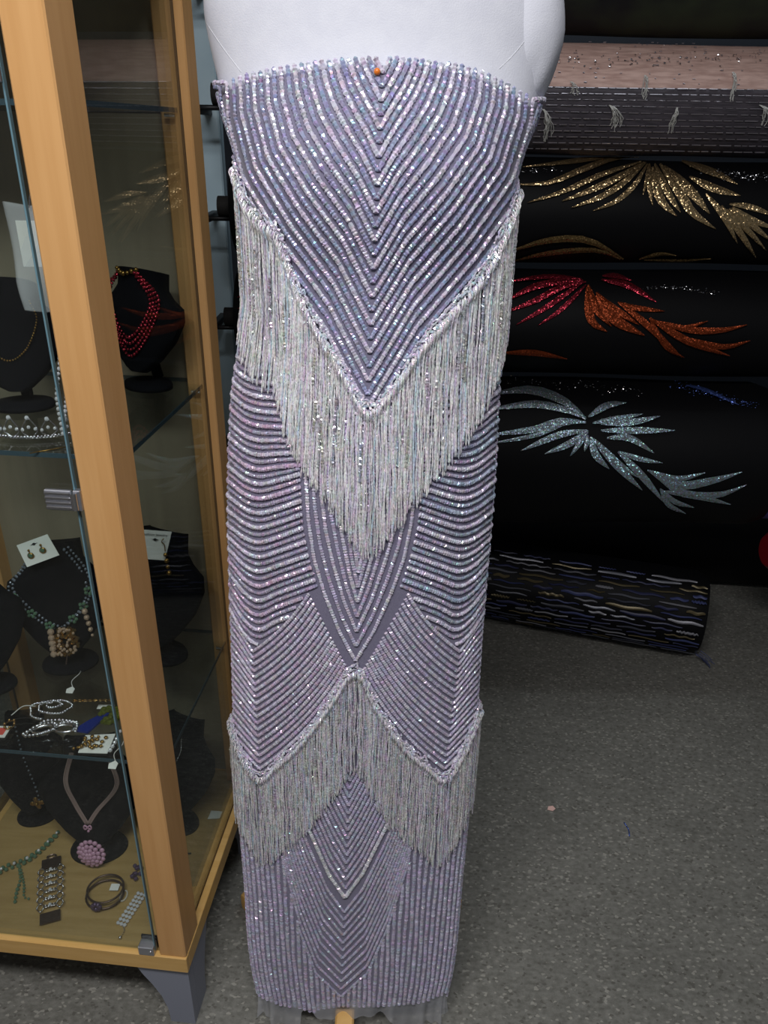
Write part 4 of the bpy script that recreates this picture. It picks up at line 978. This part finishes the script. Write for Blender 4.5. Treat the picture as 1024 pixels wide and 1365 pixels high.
for p, w_ in (([(852, 207), (813, 208), (767, 215), (697, 223)], 7), ([(852, 209), (820, 211), (777, 226), (731, 244), (687, 246)], 8), ([(855, 216), (802, 233), (749, 256), (703, 270)], 7),
    ([(859, 217), (820, 239), (784, 255), (749, 268)], 9), ([(861, 217), (831, 244), (802, 262), (761, 277)], 8), ([(863, 219), (845, 248), (820, 269), (790, 281)], 7), ([(865, 219), (862, 240), (857, 260)], 5), ([(866, 219), (866, 251), (870, 274)], 7),
    ([(870, 223), (880, 265), (902, 288)], 12), ([(873, 219), (891, 258), (907, 283)], 10), ([(880, 219), (905, 255), (923, 283), (954, 305)], 13), ([(885, 222), (923, 258), (946, 285)], 14),
    ([(919, 236), (951, 251), (987, 261)], 11), ([(909, 215), (958, 233), (983, 246)], 10), ([(941, 258), (966, 290), (983, 324)], 9), ([(962, 274), (990, 315), (1008, 343)], 9), ([(969, 279), (1001, 311), (1021, 333)], 8),
    ([(972, 278), (990, 290), (1030, 322)], 9), ([(976, 276), (1000, 292), (1034, 305)], 9), ([(972, 272), (1000, 276), (1034, 288)], 8)): blade(bB, cyB, p, w_, M_goldfoil)
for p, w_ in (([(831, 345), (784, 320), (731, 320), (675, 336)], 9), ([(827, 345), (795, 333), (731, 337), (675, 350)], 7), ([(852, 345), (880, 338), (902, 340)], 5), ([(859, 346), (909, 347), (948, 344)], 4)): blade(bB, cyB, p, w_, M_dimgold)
cyC = Cyl((XL-.01, 2.085, 1.003), (XR, 2.085, 1.003), .1385); bC = bolt('black fabric bolt with crimson and copper leaf sprays, middle of the rack', cyC, M_black, GP, .003, 5)
for p, w_ in (([(775, 372), (731, 369), (672, 376)], 6), ([(777, 374), (720, 380), (672, 402)], 9), ([(781, 376), (749, 383), (713, 401), (672, 417)], 8), ([(777, 376), (731, 408), (688, 433)], 7), ([(781, 380), (749, 412), (717, 434)], 6), ([(802, 373), (838, 381), (875, 403)], 9), ([(803, 368), (820, 368), (842, 374)], 7)): blade(bC, cyC, p, w_, M_redfoil)
for p, w_ in (([(783, 383), (788, 426), (809, 442)], 12), ([(784, 380), (795, 412), (815, 435)], 10), ([(795, 394), (820, 426), (859, 447)], 14), ([(795, 390), (809, 405), (852, 433)], 10), ([(824, 403), (845, 410), (886, 415)], 7), ([(824, 403), (859, 430), (909, 476)], 9), ([(866, 424), (888, 462), (912, 476)], 7),
    ([(866, 424), (916, 454), (973, 474)], 10), ([(873, 428), (923, 440), (962, 440), (996, 433)], 9), ([(880, 430), (909, 437), (944, 428)], 6), ([(905, 449), (962, 462), (1000, 454)], 8), ([(672, 470), (713, 470), (756, 478)], 8)): blade(bC, cyC, p, w_, M_orangefoil)
cyD = Cyl((XL+.015, 2.06, .648), (1.04, 2.06, .648), .207); bD = bolt('thick black fabric bolt with silver hologram leaf sprays, under the crimson one', cyD, M_black, GP, .004, 8)
for p, w_ in (([(781, 559), (752, 535), (707, 520), (650, 526)], 12), ([(775, 556), (764, 550), (715, 539), (650, 546)], 10), ([(781, 563), (745, 561), (715, 572), (650, 580)], 9), ([(781, 564), (752, 565), (715, 580), (650, 592)], 6), ([(782, 574), (745, 580), (694, 601)], 9), ([(784, 574), (760, 591), (726, 605)], 9), ([(784, 576), (772, 592), (760, 608)], 7),
    ([(784, 580), (782, 592), (779, 602)], 6), ([(788, 582), (794, 606), (812, 625)], 10), ([(797, 595), (827, 625), (856, 653)], 10), ([(790, 584), (820, 614), (850, 636)], 9), ([(784, 556), (809, 541), (835, 537)], 9), ([(790, 564), (820, 559), (857, 552)], 8), ([(801, 565), (842, 563), (880, 555)], 9), ([(801, 574), (850, 574), (900, 574)], 9), ([(809, 584), (839, 584), (872, 604)], 9),
    ([(824, 602), (854, 612), (883, 617)], 7), ([(824, 602), (854, 632), (886, 670)], 10), ([(863, 627), (902, 638), (940, 630)], 8), ([(865, 627), (902, 647), (951, 640), (989, 629)], 11), ([(869, 629), (910, 657), (959, 659), (995, 646)], 10), ([(884, 655), (921, 659), (974, 672)], 9), ([(880, 651), (899, 668), (925, 676)], 7), ([(880, 651), (891, 672), (914, 684)], 7)): blade(bD, cyD, p, w_, M_silverfoil)
def glitter(t, cy, pts, spread, n, m):
    c = smoothpath(pts, n); mb = MB()
    for q in c:
        x, ph = cy.hit(q[0]+rnd.gauss(0, spread), q[1]+rnd.gauss(0, spread*.5)); a = cy.pt(x, ph, .0015); h_ = rnd.uniform(.0009, .0020)
        e1 = cy.ax+np.array([rnd.gauss(0, .3) for _ in range(3)]); e2 = np.cross(e1, math.cos(ph)*cy.e1+math.sin(ph)*cy.e2)+np.array([rnd.gauss(0, .3) for _ in range(3)])
        e1 /= np.linalg.norm(e1); e2 /= np.linalg.norm(e2); n_ = np.cross(e1, e2)
        mb.add([a-e1*h_*1.6, a-e2*h_, a+e1*h_*1.6, a+e2*h_, a+n_*h_*.5, a-n_*h_*.5], [(0, 1, 4), (1, 2, 4), (2, 3, 4), (3, 0, 4), (1, 0, 5), (2, 1, 5), (3, 2, 5), (0, 3, 5)])
    o = mkobj('loose_sequins', mb, m, t); o['kind'] = 'stuff'
glitter(bD, cyD, [(899, 512), (959, 529), (1007, 541)], 5, 130, M_bluefoil); glitter(bD, cyD, [(668, 508), (740, 511), (850, 522)], 8, 160, M_silver)
glitter(bC, cyC, [(858, 384), (900, 384), (955, 391)], 3, 70, M_silver); glitter(bB, cyB, [(945, 228), (985, 235), (1024, 236)], 5, 90, M_silver)
glitter(bB, cyB, [(690, 230), (720, 228), (745, 225)], 3, 30, M_silver); glitter(bA, cyA, [(700, 80), (850, 78), (1024, 75)], 12, 120, M_silver)
blade(bD, cyD, [(915, 514), (940, 520), (985, 540)], 5, M_bluefoil)
cyE = Cyl((-.30, 2.41, .139), (.985, 2.03, .132), .131); bE = bolt('black fabric bolt with woven blue and silver dashes, lowest, lying on the floor', cyE, M_black, None, .003, 11, core=False)
cols = [mat('dash_steel', lin(104, 106, 116), .4, .3), mat('dash_blue', lin(56, 64, 108), .5, .1), mat('dash_pale', lin(132, 132, 140), .4, .3), mat('dash_gold', lin(96, 86, 62), .4, .4), mat('dash_slate', lin(50, 52, 66), .5), mat('dash_navy', lin(36, 40, 76), .5)]
for r_ in range(17):
    ph = 1.25-r_*.125; x = rnd.uniform(.45, .6)
    while x < cyE.L-.02:
        l_ = rnd.uniform(.05, .14); k = rnd.randrange(6); hw = rnd.uniform(.0022, .0052); kind = rnd.random(); V = []; e = min(l_, cyE.L-.01-x)
        if e < .03: break
        for u in np.linspace(0, 1, 13):
            wv = hw*(.5+.5*math.sin(math.pi*min(1, max(0, u*1.0)))**.5); z_ = (.0022*math.sin(u*e/.0045*3.14) if kind < .45 else .002*math.sin(9*u+r_))
            for s_ in (-1, 1): V.append(cyE.pt(x+u*e, ph+(z_+s_*wv)/cyE.R, .0006))
            V.append(cyE.pt(x+u*e, ph+z_/cyE.R, .0022))
        f = []
        for q in range(12): a, b_ = 3*q, 3*q+3; f += [(a, b_, b_+2, a+2), (a+2, b_+2, b_+1, a+1)]
        mb = MB().add(V, f); nv = mb.verts(); fn = np.cross(nv[3]-nv[0], nv[2]-nv[0])
        if fn@cyE.e1 < 0 and fn[2] < 0 or fn@(math.cos(ph)*cyE.e1+math.sin(ph)*cyE.e2) < 0: mb.f = [tuple(reversed(q)) for q in mb.f]
        mkobj('woven_dash', mb, cols[k], bE); x += e+rnd.uniform(.004, .03)
mb = MB(); 
for k in range(9): p = cyE.pt(cyE.L, -.5-.12*k); mb.tube(smoothpath([p, p+cyE.ax*.02+[0, -.006, -.01], p+cyE.ax*rnd.uniform(.03, .05)+[0, -.01, -.02-.004*k]], 7), .0012, 4)
mkobj('frayed_end', mb, cols[1], bE)
xp_ = aty(1012, 680, 1.88)[0]+.03; cyG = Cyl((.22, 2.59, .152), (1.62, 2.42, .152), .15); bolt('plain black fabric bolt lying on the floor behind the dashed bolt', cyG, M_black, None, .003, 13, core=False)
cyP = Cyl((xp_, 1.97, .60), (1.60, 1.99, .60), .105); bolt('purple satin fabric bolt end at the right edge of the photo', cyP, M_purple, None, .002, 4, core=False)
xp_ = aty(1008, 768, 1.88)[0]+.05; cyR = Cyl((xp_, 1.95, .395), (1.60, 1.97, .395), .058); bolt('red satin fabric bolt end below the purple one', cyR, M_redsatin, None, .002, 6, core=False)
# rack: pale blue uprights, black cantilever arms carrying the bolt cores
for x0 in (-.468, 1.72):
    rack = thing('rack_upright', 'pale blue steel rack upright with black arms, '+('between display case and dress form' if x0 < 0 else 'beyond the right ends of the bolts'), 'rack', (x0, 2.27, 0))
    mkobj('post', MB().box((x0-.026, 2.25, .012), (x0+.026, 2.30, 2.15), None, .004), M_rack, rack)
    mkobj('foot', MB().box((x0-.035, 2.14, 0), (x0+.035, 2.40, .012), None, .003), M_rackblack, rack)
    for cy in (cyF, cyA, cyB, cyC, cyD)+((cyP, cyR) if x0 > 0 else ()):
        yy = cy.b[1]; z = cy.a[2]-.025
        mkobj('arm', MB().box((x0-.010, yy-.03, z-.018), (x0+.010, 2.25, z), None, .002), M_rackblack, rack)
        lo_, hi_ = (x0-.01, cy.a[0]-.010) if x0 < 0 else (cy.b[0]+.010, x0+.01)
        mkobj('core_rod', MB().tube([(lo_, yy, z-.004), (hi_, yy, z-.004)], .006, 8), M_rackblack, rack, True)
p = atz(735, 1078, 0); single('paper_scrap', MB().prism([(-.010, -.004), (.002, -.008), (.010, -.001), (.005, .008), (-.006, .006)], lambda v: p+[0, 0, .0005]+v, .001), M_scrap, 'tiny pink paper scrap lying on the speckled floor', 'scrap', smooth=False)
p = atz(836, 1106, 0); single('blue_thread', MB().tube(smoothpath([p+[0, -.02, .0015], p+[.003, 0, .0015], p+[-.002, .02, .0015]], 9), .0014, 5), M_bluefoil, 'tiny blue thread lint on the speckled floor', 'thread')
